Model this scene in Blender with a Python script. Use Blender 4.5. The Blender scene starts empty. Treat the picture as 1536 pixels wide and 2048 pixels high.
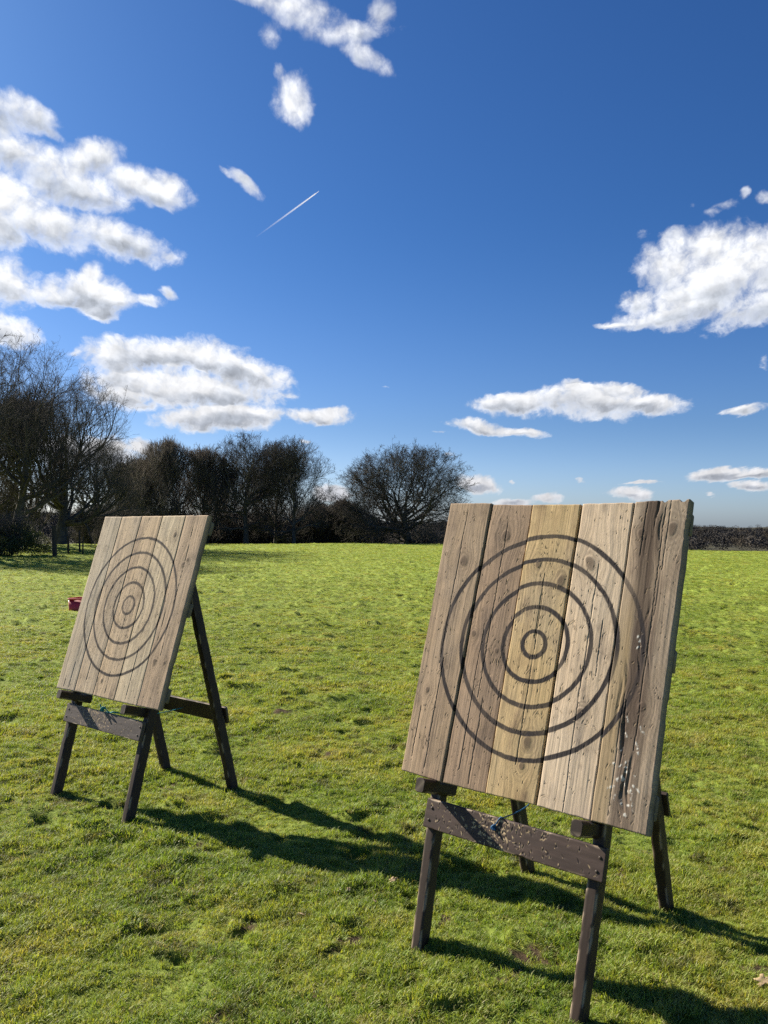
import bpy, math, random
import numpy as np
from mathutils import Matrix, Vector

random.seed(7)
D = bpy.data
SC = bpy.context.scene
COL = SC.collection

# ----------------------------------------------------------------- helpers
def tag(o, label=None, cat=None, group=None, kind=None):
    if label: o['label'] = label
    if cat: o['category'] = cat
    if group: o['group'] = group
    if kind: o['kind'] = kind
    return o

def empty(name, loc=(0, 0, 0), rz=0.0, parent=None):
    o = D.objects.new(name, None)
    o.empty_display_size = 0.2
    o.location = loc
    o.rotation_euler = (0, 0, rz)
    COL.objects.link(o)
    if parent: o.parent = parent
    return o

def mesh_np(name, V, faces, mat=None, attrs=None, smooth=False):
    """V (N,3); faces: list of int arrays (M,k)."""
    me = D.meshes.new(name)
    V = np.ascontiguousarray(V, dtype=np.float32)
    me.vertices.add(len(V))
    me.vertices.foreach_set('co', V.ravel())
    if not isinstance(faces, list): faces = [faces]
    loops, starts, n = [], [], 0
    for F in faces:
        F = np.asarray(F, dtype=np.int32)
        if F.size == 0: continue
        k = F.shape[1]
        loops.append(F.ravel())
        starts.append(n + np.arange(len(F)) * k)
        n += F.size
    loops = np.concatenate(loops); starts = np.concatenate(starts)
    me.loops.add(len(loops))
    me.loops.foreach_set('vertex_index', loops)
    me.polygons.add(len(starts))
    me.polygons.foreach_set('loop_start', starts.astype(np.int32))
    me.update(calc_edges=True)
    if smooth: me.polygons.foreach_set('use_smooth', np.ones(len(starts), dtype=bool))
    for nm, (tp, arr) in (attrs or {}).items():
        a = me.attributes.new(nm, tp, 'POINT')
        key = {'FLOAT': 'value', 'INT': 'value', 'FLOAT_COLOR': 'color', 'FLOAT_VECTOR': 'vector'}[tp]
        arr = np.asarray(arr)
        if tp == 'FLOAT_COLOR' and arr.shape[1] == 3:
            arr = np.concatenate([arr, np.ones((len(arr), 1))], 1)
        a.data.foreach_set(key, np.ascontiguousarray(arr, dtype=np.int32 if tp == 'INT' else np.float32).ravel())
    if mat: me.materials.append(mat)
    return me

def link(name, me, parent=None):
    o = D.objects.new(name, me)
    COL.objects.link(o)
    if parent: o.parent = parent
    return o

# numpy gradient noise -------------------------------------------------------
def _hash(ix, iy, seed):
    h = (ix.astype(np.int64) * 374761393 + iy.astype(np.int64) * 668265263 + seed * 982451653) & 0xffffffff
    h = ((h ^ (h >> 13)) * 1274126177) & 0xffffffff
    return (h ^ (h >> 16)) & 0xffff

def pn(x, y, seed=0):
    x = np.asarray(x, dtype=np.float64); y = np.asarray(y, dtype=np.float64)
    x0 = np.floor(x); y0 = np.floor(y); fx = x - x0; fy = y - y0
    u = fx * fx * fx * (fx * (fx * 6 - 15) + 10); v = fy * fy * fy * (fy * (fy * 6 - 15) + 10)
    def g(dx, dy):
        a = _hash(x0 + dx, y0 + dy, seed) * (2 * math.pi / 65536)
        return np.cos(a) * (fx - dx) + np.sin(a) * (fy - dy)
    a = g(0, 0) * (1 - u) + g(1, 0) * u
    b = g(0, 1) * (1 - u) + g(1, 1) * u
    return (a * (1 - v) + b * v) * 1.4

def fbm(x, y, oct=4, seed=0, gain=0.5, lac=2.03):
    s = 0; a = 1; t = 0
    for i in range(oct):
        s = s + a * pn(x, y, seed + i * 17); t += a
        a *= gain; x = x * lac + 3.1; y = y * lac + 7.7
    return s / t

def sstep(a, b, x):
    t = np.clip((x - a) / (b - a), 0, 1)
    return t * t * (3 - 2 * t)

# ----------------------------------------------------------------- camera
CAM_H = 1.6959
PITCH, ROLL, FPX = 0.017447, 0.008101, 1635.6
cp, sp = math.cos(PITCH), math.sin(PITCH)
fw = Vector((0, cp, sp)); rt = Vector((1, 0, 0)); up = rt.cross(fw)
cr, sr = math.cos(ROLL), math.sin(ROLL)
rt2 = rt * cr + up * sr; up2 = up * cr - rt * sr
cam_d = D.cameras.new('camera')
cam = D.objects.new('camera', cam_d); COL.objects.link(cam)
cam.matrix_world = Matrix(((rt2.x, up2.x, -fw.x, 0), (rt2.y, up2.y, -fw.y, 0), (rt2.z, up2.z, -fw.z, CAM_H), (0, 0, 0, 1)))
cam_d.sensor_fit = 'VERTICAL'; cam_d.sensor_height = 24.0
cam_d.lens = FPX / 2048 * 24.0
cam_d.clip_start = 0.05; cam_d.clip_end = 30000
SC.camera = cam

def pdir(px, py):
    return (rt2 * ((px - 768) / FPX) - up2 * ((py - 1024) / FPX) + fw)

def at(px, py, dist):
    """world point seen at photo pixel, at horizontal distance dist"""
    d = pdir(px, py); s = dist / math.hypot(d.x, d.y)
    return Vector((d.x * s, d.y * s, CAM_H + d.z * s))

# ----------------------------------------------------------------- terrain
def base_h(x, y):
    x = np.asarray(x, float); y = np.asarray(y, float)
    d = np.hypot(x, y)
    az = np.degrees(np.arctan2(x, y))
    # the brow of the field: nearer on the right, farther in the middle
    crest = 76 - 6 * sstep(6, 20, az) - 6 * sstep(-8, -20, az) + 1.5 * pn(az / 5.0, 0 * az + .5, 5)
    drop = 3.2 * sstep(0, 38, d - crest) + 8.0 * sstep(30, 330, d - crest)
    # hills
    hill = sstep(420, 1100, d) * (7 + 7 * pn(az / 16.0, d / 700.0, 11) + 14 * sstep(-5, -28, az) + 3.0 * pn(az / 2.6, d / 400.0, 12))
    hill = hill + sstep(1200, 2800, d) * (6 + 8 * pn(az / 22.0, d / 900.0, 21))
    und = 0.045 * pn(x / 3.3, y / 3.3, 3) + 0.15 * pn(x / 17, y / 17, 4) * sstep(8, 25, d)
    # low grassy mound by the trees on the left
    m = at(118, 1100, 56)
    und = und + 0.35 * np.exp(-(((x - m.x) / 2.2) ** 2 + ((y - m.y) / 1.4) ** 2))
    return und - drop + hill

def lumps(x, y):
    d = np.hypot(x, y)
    a = fbm(x / 0.42 + .7 * pn(x / .3, y / .3, 41), y / 0.42, 3, 31)
    l = 0.028 * np.sign(a) * np.abs(a) ** 0.8
    l = l + 0.014 * fbm(x / 0.11, y / 0.11, 2, 51)
    # hoof prints and tussocks: dark little hollows
    h = pn(x / 0.23 + 9, y / 0.19, 61) + 0.6 * pn(x / 0.75, y / 0.75, 62)
    l = l - 0.040 * sstep(0.55, 0.85, h) + 0.030 * sstep(0.45, 0.9, -h)
    tus = pn(x / 0.37 + 3, y / 0.30, 63) + .45 * pn(x / 1.9, y / 1.9, 64)
    l = l + 0.048 * sstep(0.66, 0.88, tus)
    far = sstep(6, 22, d)
    return l * (1 + .6 * far) * (1 - 0.7 * sstep(75, 120, d))

def gh(x, y):
    return base_h(x, y) + lumps(x, y)
def gz(x, y):
    return float(gh(np.array([x]), np.array([y]))[0])

# bare / muddy spots (photo pixel, radius m)
def gpt(px, py):
    d = pdir(px, py); s = -CAM_H / d.z
    return d.x * s, d.y * s
BARE = [(405, 1690, .10), (690, 1885, .10), (640, 1990, .07), (445, 2040, .08), (1075, 1925, .12), (250, 1715, .05),
        (505, 1840, .09), (330, 1565, .07), (880, 1840, .06), (1260, 1760, .07), (1010, 1960, .07), (60, 1930, .06), (735, 1980, .08),
        (1460, 1705, .05), (560, 1420, .12), (660, 1505, .08), (1500, 1950, .09)]
BARE = [(gpt(a, b), r) for a, b, r in BARE]
def bare(x, y):
    w = 0
    xx = x + .09 * pn(x / .08, y / .08, 71); yy = y + .09 * pn(x / .08 + 5, y / .08, 72)
    for (bx, by), r in BARE:
        r = r * .75
        w = np.maximum(w, 1 - sstep(0.45, 1.1, np.hypot((xx - bx) / (r * 1.3), (yy - by) / r)))
    h = pn(x / .35, y / .35, 73) + .5 * pn(x / .12, y / .12, 74)
    return np.maximum(w, .8 * sstep(.78, .95, h))

# ----------------------------------------------------------------- node helpers
def new_mat(name):
    m = D.materials.new(name); m.use_nodes = True
    nt = m.node_tree; nt.nodes.clear()
    return m, nt
def N(nt, t, **kw):
    n = nt.nodes.new(t)
    for k, v in kw.items(): setattr(n, k, v)
    return n
def L(nt, a, b): nt.links.new(a, b)
def mth(nt, op, a, b=None, c=None, clamp=False):
    n = N(nt, 'ShaderNodeMath', operation=op); n.use_clamp = clamp
    for i, v in enumerate((a, b, c)):
        if v is None: continue
        if isinstance(v, (int, float)): n.inputs[i].default_value = v
        else: L(nt, v, n.inputs[i])
    return n.outputs[0]
def ramp(nt, fac, stops, interp='LINEAR'):
    n = N(nt, 'ShaderNodeValToRGB'); cr_ = n.color_ramp; cr_.interpolation = interp
    while len(cr_.elements) < len(stops): cr_.elements.new(0.5)
    for e, (p, c) in zip(cr_.elements, stops):
        e.position = p; e.color = (*c, 1) if len(c) == 3 else c
    L(nt, fac, n.inputs[0])
    return n.outputs[0]
def mixc(nt, f, a, b, mode='MIX'):
    n = N(nt, 'ShaderNodeMix', data_type='RGBA', blend_type=mode)
    for s, v in ((0, f), (6, a), (7, b)):
        if isinstance(v, (int, float)): n.inputs[s].default_value = v
        elif isinstance(v, tuple): n.inputs[s].default_value = (*v, 1)
        else: L(nt, v, n.inputs[s])
    return n.outputs[2]
def noise(nt, vec, scale, detail=2, rough=.5, dist=0.0):
    n = N(nt, 'ShaderNodeTexNoise')
    n.inputs['Scale'].default_value = scale; n.inputs['Detail'].default_value = detail
    n.inputs['Roughness'].default_value = rough; n.inputs['Distortion'].default_value = dist
    if vec is not None: L(nt, vec, n.inputs['Vector'])
    return n.outputs['Fac']

# ----------------------------------------------------------------- world
SUN_AZ = math.radians(-34.5)          # heading the light travels (x east, y north)
SUN_EL = math.radians(31.0)
to_sun = Vector((-math.cos(SUN_AZ) * math.cos(SUN_EL), -math.sin(SUN_AZ) * math.cos(SUN_EL), math.sin(SUN_EL)))

CLOUDS = [  # photo px, py, rx, ry, tilt(deg, clockwise), density
 (38,222,70,34,10,1),(-15,235,60,46,0,1),(100,262,26,14,30,.7),(60,318,150,46,6,1),(190,318,60,36,-12,1),(290,372,84,34,12,1),(330,362,40,22,10,.8),
 (0,400,110,60,0,1),(140,375,120,40,6,1),(225,478,118,34,12,1),(100,455,110,42,6,1),(0,455,60,45,0,1),(330,512,24,10,15,.7),
 (0,565,82,46,14,1),(70,585,90,26,4,1),(190,590,76,38,12,1),(178,548,24,20,-20,.9),(208,628,36,16,0,.8),(285,602,46,12,-4,.7),(345,590,22,11,20,.6),
 (20,662,62,28,8,1),(-10,650,50,32,0,1),
 (255,712,92,34,-4,1),(380,716,130,34,2,1),(490,745,88,34,14,1),(330,775,150,42,3,1),(430,782,130,34,2,1),(260,800,80,22,6,1),(552,748,24,10,10,.7),(575,790,24,9,10,.5),
 (440,836,118,24,-2,1),(500,828,60,18,0,1),(634,834,70,17,0,1),(672,824,26,12,0,.9),(285,897,40,15,10,1),(215,905,70,30,0,1),(120,900,60,30,0,.9),
 (600,22,82,40,10,1),(505,-4,70,16,10,.8),(545,66,22,30,10,.7),(690,66,90,24,-4,.85),(765,28,26,36,20,.75),(728,112,60,22,24,.6),
 (588,200,40,46,0,1),(556,152,14,18,-30,.35),(488,372,38,15,36,.8),(450,350,16,9,40,.45),
 (1490,535,130,72,0,1),(1400,585,120,52,-14,1),(1340,628,100,24,-6,.9),(1510,610,100,36,-14,.9),(1235,646,44,6,2,.7),(1420,492,66,34,-6,1),(1536,500,90,50,0,1),(1335,540,56,46,0,1),(1285,600,44,24,0,.9),(1345,490,30,26,0,.8),
 (1482,392,12,15,10,.5),(1438,424,32,12,-14,.38),(1388,408,14,12,0,.3),(1528,400,20,14,0,.4),(1292,470,16,16,0,.16),
 (1035,806,82,24,-2,1),(1185,802,120,34,3,1),(1290,806,78,20,4,1),(1165,774,36,14,8,1),(1240,778,50,14,6,1),
 (955,853,58,13,8,1),(1025,862,64,9,4,.9),(880,866,24,4,6,.4),(1480,818,44,9,-6,.7),
 (1440,948,64,13,-3,1),(1515,946,50,10,0,.9),(1515,972,44,9,0,.9),(960,968,42,18,4,1),(1095,996,30,10,0,.9),(1025,1004,40,8,0,.9),
 (1262,988,44,13,3,.8),(1280,965,36,5,0,.8),(1160,960,12,4,0,.5),(900,911,15,5,15,.4),(1420,988,12,4,0,.4),(1530,728,14,18,0,.25),
 (150,706,12,7,0,.5),(610,882,10,6,0,.4),(660,985,40,16,0,.9),(1024,962,6,4,0,.6),(770,772,10,4,0,.2),
]
def build_world():
    w = D.worlds.new('World'); SC.world = w; w.use_nodes = True
    nt = w.node_tree; nt.nodes.clear()
    out = N(nt, 'ShaderNodeOutputWorld'); bg = N(nt, 'ShaderNodeBackground')
    L(nt, bg.outputs[0], out.inputs[0])
    sky = N(nt, 'ShaderNodeTexSky', sky_type='NISHITA')
    sky.sun_disc = False; sky.sun_elevation = SUN_EL
    sky.sun_rotation = math.atan2(to_sun.x, to_sun.y)
    sky.air_density = 1.0; sky.dust_density = 1.0; sky.ozone_density = 2.2; sky.altitude = 100
    bg.inputs[1].default_value = 0.055
    tc = N(nt, 'ShaderNodeTexCoord')
    sep = N(nt, 'ShaderNodeSeparateXYZ'); L(nt, tc.outputs['Generated'], sep.inputs[0])
    X, Y, Z = sep.outputs
    az = mth(nt, 'ARCTAN2', X, Y); el = mth(nt, 'ARCSINE', Z)
    comb = N(nt, 'ShaderNodeCombineXYZ'); L(nt, az, comb.inputs[0]); L(nt, el, comb.inputs[1])
    ek = mth(nt, 'ADD', mth(nt, 'MAXIMUM', el, -0.02), 0.09)
    q = N(nt, 'ShaderNodeCombineXYZ')
    L(nt, mth(nt, 'DIVIDE', az, ek), q.inputs[0]); L(nt, mth(nt, 'MULTIPLY', mth(nt, 'LOGARITHM', ek, math.e), 1.5), q.inputs[1])
    # warp
    wn = N(nt, 'ShaderNodeTexNoise'); wn.inputs['Scale'].default_value = 5.0; wn.inputs['Detail'].default_value = 4
    wn.inputs['Roughness'].default_value = .6
    L(nt, q.outputs[0], wn.inputs['Vector'])
    ws = N(nt, 'ShaderNodeVectorMath', operation='SUBTRACT'); L(nt, wn.outputs['Color'], ws.inputs[0]); ws.inputs[1].default_value = (.5, .5, .5)
    wm = N(nt, 'ShaderNodeVectorMath', operation='SCALE'); L(nt, ws.outputs[0], wm.inputs[0]); L(nt, mth(nt, 'MULTIPLY', mth(nt, 'MINIMUM', ek, .28), 0.10), wm.inputs['Scale'])
    p = N(nt, 'ShaderNodeVectorMath', operation='ADD'); L(nt, comb.outputs[0], p.inputs[0]); L(nt, wm.outputs[0], p.inputs[1])
    flat = N(nt, 'ShaderNodeVectorMath', operation='MULTIPLY'); L(nt, p.outputs[0], flat.inputs[0]); flat.inputs[1].default_value = (1, 1, 0)
    P = flat.outputs[0]
    psep = N(nt, 'ShaderNodeSeparateXYZ'); L(nt, P, psep.inputs[0])
    cur = None; S = None; W = None
    for (px, py, rx, ry, tilt, dens) in CLOUDS:
        def ae(a, b):
            d = pdir(a, b).normalized(); return math.atan2(d.x, d.y), math.asin(d.z)
        c = ae(px, py); a1 = ae(px + rx, py); a2 = ae(px, py - ry)
        gr_ = 1.12 + .35 * (1 - dens); sx = math.hypot(a1[0] - c[0], a1[1] - c[1]) * gr_; sy = math.hypot(a2[0] - c[0], a2[1] - c[1]) * gr_
        k = 0.55 + .45 * dens
        mp = N(nt, 'ShaderNodeMapping', vector_type='TEXTURE')
        mp.inputs['Location'].default_value = (c[0], c[1], 0)
        mp.inputs['Rotation'].default_value = (0, 0, -math.radians(tilt))
        mp.inputs['Scale'].default_value = (sx, sy, 1e7)
        if cur is None: L(nt, P, mp.inputs['Vector'])
        else:       # carry the running value in z so that the blobs evaluate one after another
            cb = N(nt, 'ShaderNodeCombineXYZ'); L(nt, psep.outputs[0], cb.inputs[0]); L(nt, psep.outputs[1], cb.inputs[1]); L(nt, cur, cb.inputs[2])
            L(nt, cb.outputs[0], mp.inputs['Vector'])
        dt = N(nt, 'ShaderNodeVectorMath', operation='DOT_PRODUCT')
        L(nt, mp.outputs[0], dt.inputs[0]); L(nt, mp.outputs[0], dt.inputs[1])
        v = dt.outputs['Value']
        if rx > 40:
            wgt = mth(nt, 'SUBTRACT', 1.0, v, clamp=True)
            sy_ = N(nt, 'ShaderNodeSeparateXYZ'); L(nt, mp.outputs[0], sy_.inputs[0])
            S = mth(nt, 'MULTIPLY', wgt, sy_.outputs[1]) if S is None else mth(nt, 'MULTIPLY_ADD', wgt, sy_.outputs[1], S)
            W = wgt if W is None else mth(nt, 'ADD', W, wgt)
        if dens < 1: v = mth(nt, 'ADD', v, (1 - dens) * 1.15)
        cur = v if cur is None else mth(nt, 'SMOOTH_MIN', cur, v, 0.35)
    ybar = mth(nt, 'DIVIDE', S, mth(nt, 'ADD', W, .15))
    Dn = mth(nt, 'SUBTRACT', 1.0, cur)                   # 1 in cores, <0 outside
    n1 = noise(nt, P, 13.0, 11, .66, .25)
    n3 = noise(nt, P, 75.0, 6, .62, .2)
    lowk = mth(nt, 'DIVIDE', 0.30, ek, clamp=True)
    def puff(vec, sc, det):
        v = N(nt, 'ShaderNodeTexVoronoi', voronoi_dimensions='2D', feature='SMOOTH_F1', normalize=True)
        v.inputs['Scale'].default_value = sc; v.inputs['Detail'].default_value = det; v.inputs['Roughness'].default_value = .55
        v.inputs['Smoothness'].default_value = .25; v.inputs['Lacunarity'].default_value = 2.2
        L(nt, vec, v.inputs['Vector']); return mth(nt, 'SUBTRACT', 0.5, v.outputs['Distance'])
    pf1 = puff(P, 34.0, 4)
    nn = mth(nt, 'ADD', mth(nt, 'MULTIPLY', mth(nt, 'SUBTRACT', n1, .5), 3.7), mth(nt, 'MULTIPLY', mth(nt, 'MULTIPLY', mth(nt, 'SUBTRACT', n3, .5), 2.3), lowk))
    nn = mth(nt, 'ADD', mth(nt, 'MULTIPLY', nn, .72), mth(nt, 'MULTIPLY', pf1, 1.9))
    dn = mth(nt, 'ADD', mth(nt, 'ADD', mth(nt, 'MULTIPLY', mth(nt, 'MAXIMUM', Dn, -1.2), 1.25), nn), -0.10)
    def ss(v, a, b):
        m = N(nt, 'ShaderNodeMapRange', interpolation_type='SMOOTHSTEP'); m.inputs['From Min'].default_value = a; m.inputs['From Max'].default_value = b
        L(nt, v, m.inputs['Value']); return m.outputs[0]
    alpha = ss(mth(nt, 'MULTIPLY', mth(nt, 'ADD', dn, .15), mth(nt, 'MULTIPLY_ADD', el, -.75, 1.0)), 0.0, 1.30)
    # relief: compare the billow noise with the same noise a little further from the sun
    off = N(nt, 'ShaderNodeVectorMath', operation='ADD'); L(nt, P, off.inputs[0]); off.inputs[1].default_value = (-0.006, 0.010, 0)
    n1s = noise(nt, P, 22.0, 7, .6, .2)
    relief = mth(nt, 'MULTIPLY', mth(nt, 'SUBTRACT', pf1, puff(off.outputs[0], 34.0, 3)), .9)
    big = noise(nt, q.outputs[0], 3.2, 3, .5, .2)
    thick = ss(mth(nt, 'ADD', dn, mth(nt, 'MULTIPLY', mth(nt, 'SUBTRACT', n1s, .5), 1.0)), 0.55, 1.5)
    lowside = ss(mth(nt, 'SUBTRACT', mth(nt, 'MULTIPLY', mth(nt, 'SUBTRACT', big, .5), 1.6), ybar), -0.22, 0.42)
    core = mth(nt, 'MULTIPLY', thick, lowside)
    shade = mth(nt, 'ADD', mth(nt, 'MULTIPLY_ADD', core, -0.42, 1.0), mth(nt, 'MULTIPLY', relief, .8))
    shade = mth(nt, 'MAXIMUM', shade, 0.35)
    # nearer the horizon the clouds go warmer and dimmer
    ccol = mixc(nt, ss(el, 0.0, 0.25), (5.6, 5.6, 5.8), (7.4, 7.5, 7.7))
    cs = N(nt, 'ShaderNodeVectorMath', operation='SCALE'); L(nt, mixc(nt, 1.0, ccol, mixc(nt, core, (1., 1., 1.), (.84, .90, 1.0)), 'MULTIPLY'), cs.inputs[0]); L(nt, shade, cs.inputs['Scale'])
    # deepen the blue of the clear sky a little, as in a clear winter sky
    hsv = N(nt, 'ShaderNodeHueSaturation'); hsv.inputs['Saturation'].default_value = 1.12; hsv.inputs['Value'].default_value = 1.0
    L(nt, sky.outputs[0], hsv.inputs['Color'])
    tint = mixc(nt, ss(el, -.02, .38), (.50, .63, .92), (.27, .49, .79))
    tint = mixc(nt, ss(el, -.01, .13), (.74, .92, 1.42), tint)
    skyc = mixc(nt, 1.0, hsv.outputs[0], tint, 'MULTIPLY')
    fin = mixc(nt, alpha, skyc, cs.outputs[0])
    below = ss(el, -0.03, -0.005)
    L(nt, fin, bg.inputs[0])
    try: w.cycles.sampling_method = 'MANUAL'; w.cycles.sample_map_resolution = 512
    except Exception: pass
build_world()

sun_d = D.lights.new('sun', 'SUN'); sun_d.energy = 5.0; sun_d.angle = math.radians(0.53); sun_d.color = (1.0, .91, .76)
sun = D.objects.new('sun', sun_d); COL.objects.link(sun)
sun.rotation_euler = to_sun.to_track_quat('Z', 'Y').to_euler(); sun.location = (-20, 20, 20)
SC.view_settings.view_transform = 'Standard'; SC.view_settings.look = 'None'
SC.view_settings.exposure = 1.3; SC.view_settings.gamma = 1.0
SC.cycles.max_bounces = 6; SC.cycles.diffuse_bounces = 3; SC.cycles.transmission_bounces = 3; SC.cycles.transparent_max_bounces = 6
SC.cycles.use_denoising = False

# ----------------------------------------------------------------- materials
def mat_ground():
    m, nt = new_mat('meadow_turf')
    out = N(nt, 'ShaderNodeOutputMaterial'); b = N(nt, 'ShaderNodeBsdfPrincipled'); L(nt, b.outputs[0], out.inputs[0])
    b.inputs['Roughness'].default_value = .95; b.inputs['Specular IOR Level'].default_value = .15
    g = N(nt, 'ShaderNodeNewGeometry'); P = g.outputs['Position']
    fine = noise(nt, P, 42, 6, .7)
    mid = noise(nt, P, 2.2, 4, .6)
    wide = noise(nt, P, 0.16, 3, .55)
    c = ramp(nt, fine, [(.3, (.06, .085, .014)), (.5, (.15, .19, .028)), (.7, (.28, .31, .06))])
    c2 = ramp(nt, mid, [(.3, (.075, .13, .018)), (.55, (.15, .19, .035)), (.75, (.19, .19, .055))])
    c = mixc(nt, .5, c, c2)
    far = ramp(nt, noise(nt, P, 1.1, 6, .65), [(.3, (.14, .19, .026)), (.5, (.20, .26, .038)), (.7, (.26, .295, .058))])
    cd = N(nt, 'ShaderNodeVectorMath', operation='LENGTH'); L(nt, P, cd.inputs[0])
    mr = N(nt, 'ShaderNodeMapRange'); mr.inputs['From Min'].default_value = 8; mr.inputs['From Max'].default_value = 30
    L(nt, cd.outputs['Value'], mr.inputs['Value'])
    c = mixc(nt, mr.outputs[0], c, far)
    c = mixc(nt, mth(nt, 'MULTIPLY', wide, .5), c, (.23, .295, .042))
    c = mixc(nt, ramp(nt, noise(nt, P, 3.4, 3, .6), [(.60, (0, 0, 0)), (.68, (.8, .8, .8))]), c, (.05, .062, .016))  # dark flecks: shade of small mounds painted into the turf, plus duller tussocks
    # mud in the bare spots, stubble on the far slope
    a = N(nt, 'ShaderNodeAttribute', attribute_name='bare')
    mud = ramp(nt, noise(nt, P, 60, 5, .7), [(.3, (.028, .018, .010)), (.6, (.085, .058, .033)), (.8, (.17, .13, .08))])
    c = mixc(nt, a.outputs['Fac'], c, mud)
    a2 = N(nt, 'ShaderNodeAttribute', attribute_name='zone')
    c = mixc(nt, a2.outputs['Fac'], c, ramp(nt, noise(nt, P, .03, 4, .6), [(.35, (.23, .19, .11)), (.6, (.30, .25, .16))]))
    a3 = N(nt, 'ShaderNodeAttribute', attribute_name='hillz')
    c = mixc(nt, a3.outputs['Fac'], c, ramp(nt, noise(nt, P, .012, 5, .6), [(.35, (.035, .032, .022)), (.6, (.06, .058, .036))]))
    L(nt, c, b.inputs['Base Color'])
    bp = N(nt, 'ShaderNodeBump'); bp.inputs['Strength'].default_value = 1.0; bp.inputs['Distance'].default_value = .03
    L(nt, noise(nt, P, 14, 6, .75), bp.inputs['Height']); L(nt, bp.outputs[0], b.inputs['Normal'])
    return m

def mat_grass(name, stops, trans=.45):
    m, nt = new_mat(name)
    out = N(nt, 'ShaderNodeOutputMaterial')
    g = N(nt, 'ShaderNodeNewGeometry'); oi = N(nt, 'ShaderNodeObjectInfo')
    pat = noise(nt, g.outputs['Position'], 1.1, 4, .6)
    pat2 = noise(nt, g.outputs['Position'], .12, 2, .5)
    v = mth(nt, 'ADD', mth(nt, 'MULTIPLY', oi.outputs['Random'], .36), mth(nt, 'ADD', mth(nt, 'MULTIPLY', mth(nt, 'SUBTRACT', pat, .5), 1.5), .32))
    v = mth(nt, 'ADD', v, mth(nt, 'MULTIPLY', mth(nt, 'SUBTRACT', pat2, .5), .4), clamp=True)
    c = ramp(nt, v, stops)
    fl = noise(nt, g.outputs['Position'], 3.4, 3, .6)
    c = mixc(nt, ramp(nt, fl, [(.60, (0, 0, 0)), (.68, (.8, .8, .8))]), c, (.055, .070, .018))  # olive flecks: darker tussock green, with mound shadows put into the blade colour
    at_ = N(nt, 'ShaderNodeAttribute', attribute_name='dry')
    c = mixc(nt, at_.outputs['Fac'], c, (.36, .31, .15))
    d = N(nt, 'ShaderNodeBsdfPrincipled'); d.inputs['Roughness'].default_value = .55; d.inputs['Specular IOR Level'].default_value = .35
    L(nt, c, d.inputs['Base Color'])
    t = N(nt, 'ShaderNodeBsdfTranslucent')
    L(nt, mixc(nt, 1.0, c, (1.25, 1.15, .55), 'MULTIPLY'), t.inputs['Color'])
    mx = N(nt, 'ShaderNodeMixShader'); mx.inputs[0].default_value = trans
    L(nt, d.outputs[0], mx.inputs[1]); L(nt, t.outputs[0], mx.inputs[2]); L(nt, mx.outputs[0], out.inputs[0])
    return m

def mat_attr(name, rough=.8, bump=.3, bscale=(500, 500, 40), bdist=.001, spec=.25, fine=.35):
    """colour from the mesh's own painted/weathered colour attribute, micro relief from noise in object space"""
    m, nt = new_mat(name)
    out = N(nt, 'ShaderNodeOutputMaterial'); b = N(nt, 'ShaderNodeBsdfPrincipled'); L(nt, b.outputs[0], out.inputs[0])
    a = N(nt, 'ShaderNodeAttribute', attribute_name='Col')
    gc = N(nt, 'ShaderNodeAttribute', attribute_name='grain')
    mp = N(nt, 'ShaderNodeMapping'); mp.inputs['Scale'].default_value = bscale; L(nt, gc.outputs['Vector'], mp.inputs['Vector'])
    n = noise(nt, mp.outputs[0], 1.0, 4, .65)
    v = mth(nt, 'MULTIPLY_ADD', mth(nt, 'SUBTRACT', n, .5), fine * 2, 1.0)
    s = N(nt, 'ShaderNodeVectorMath', operation='SCALE'); L(nt, a.outputs['Color'], s.inputs[0]); L(nt, v, s.inputs['Scale'])
    L(nt, s.outputs[0], b.inputs['Base Color'])
    b.inputs['Roughness'].default_value = rough; b.inputs['Specular IOR Level'].default_value = spec
    bp = N(nt, 'ShaderNodeBump'); bp.inputs['Strength'].default_value = bump; bp.inputs['Distance'].default_value = bdist
    L(nt, n, bp.inputs['Height']); L(nt, bp.outputs[0], b.inputs['Normal'])
    return m

def mat_plain(name, col, rough=.8, var=.3, scale=6.0, spec=.2, bump=0.0):
    m, nt = new_mat(name)
    out = N(nt, 'ShaderNodeOutputMaterial'); b = N(nt, 'ShaderNodeBsdfPrincipled'); L(nt, b.outputs[0], out.inputs[0])
    tc = N(nt, 'ShaderNodeTexCoord')
    n = noise(nt, tc.outputs['Object'], scale, 4, .6)
    lo = tuple(c * (1 - var) for c in col); hi = tuple(c * (1 + var) for c in col)
    L(nt, ramp(nt, n, [(.3, lo), (.7, hi)]), b.inputs['Base Color'])
    b.inputs['Roughness'].default_value = rough; b.inputs['Specular IOR Level'].default_value = spec
    if bump:
        bp = N(nt, 'ShaderNodeBump'); bp.inputs['Strength'].default_value = bump; bp.inputs['Distance'].default_value = .02
        L(nt, n, bp.inputs['Height']); L(nt, bp.outputs[0], b.inputs['Normal'])
    return m

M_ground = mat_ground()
GR = [(.0, (.085, .185, .022)), (.3, (.165, .268, .028)), (.55, (.258, .338, .042)), (.8, (.37, .37, .075)), (1, (.43, .40, .15))]
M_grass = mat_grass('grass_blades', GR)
M_wood = mat_attr('weathered_plank', .85, .55, (700, 700, 30), .0012, .2, .28)
M_paint = mat_attr('brown_paint', .6, .2, (120, 120, 30), .0008, .3, .12)

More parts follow.
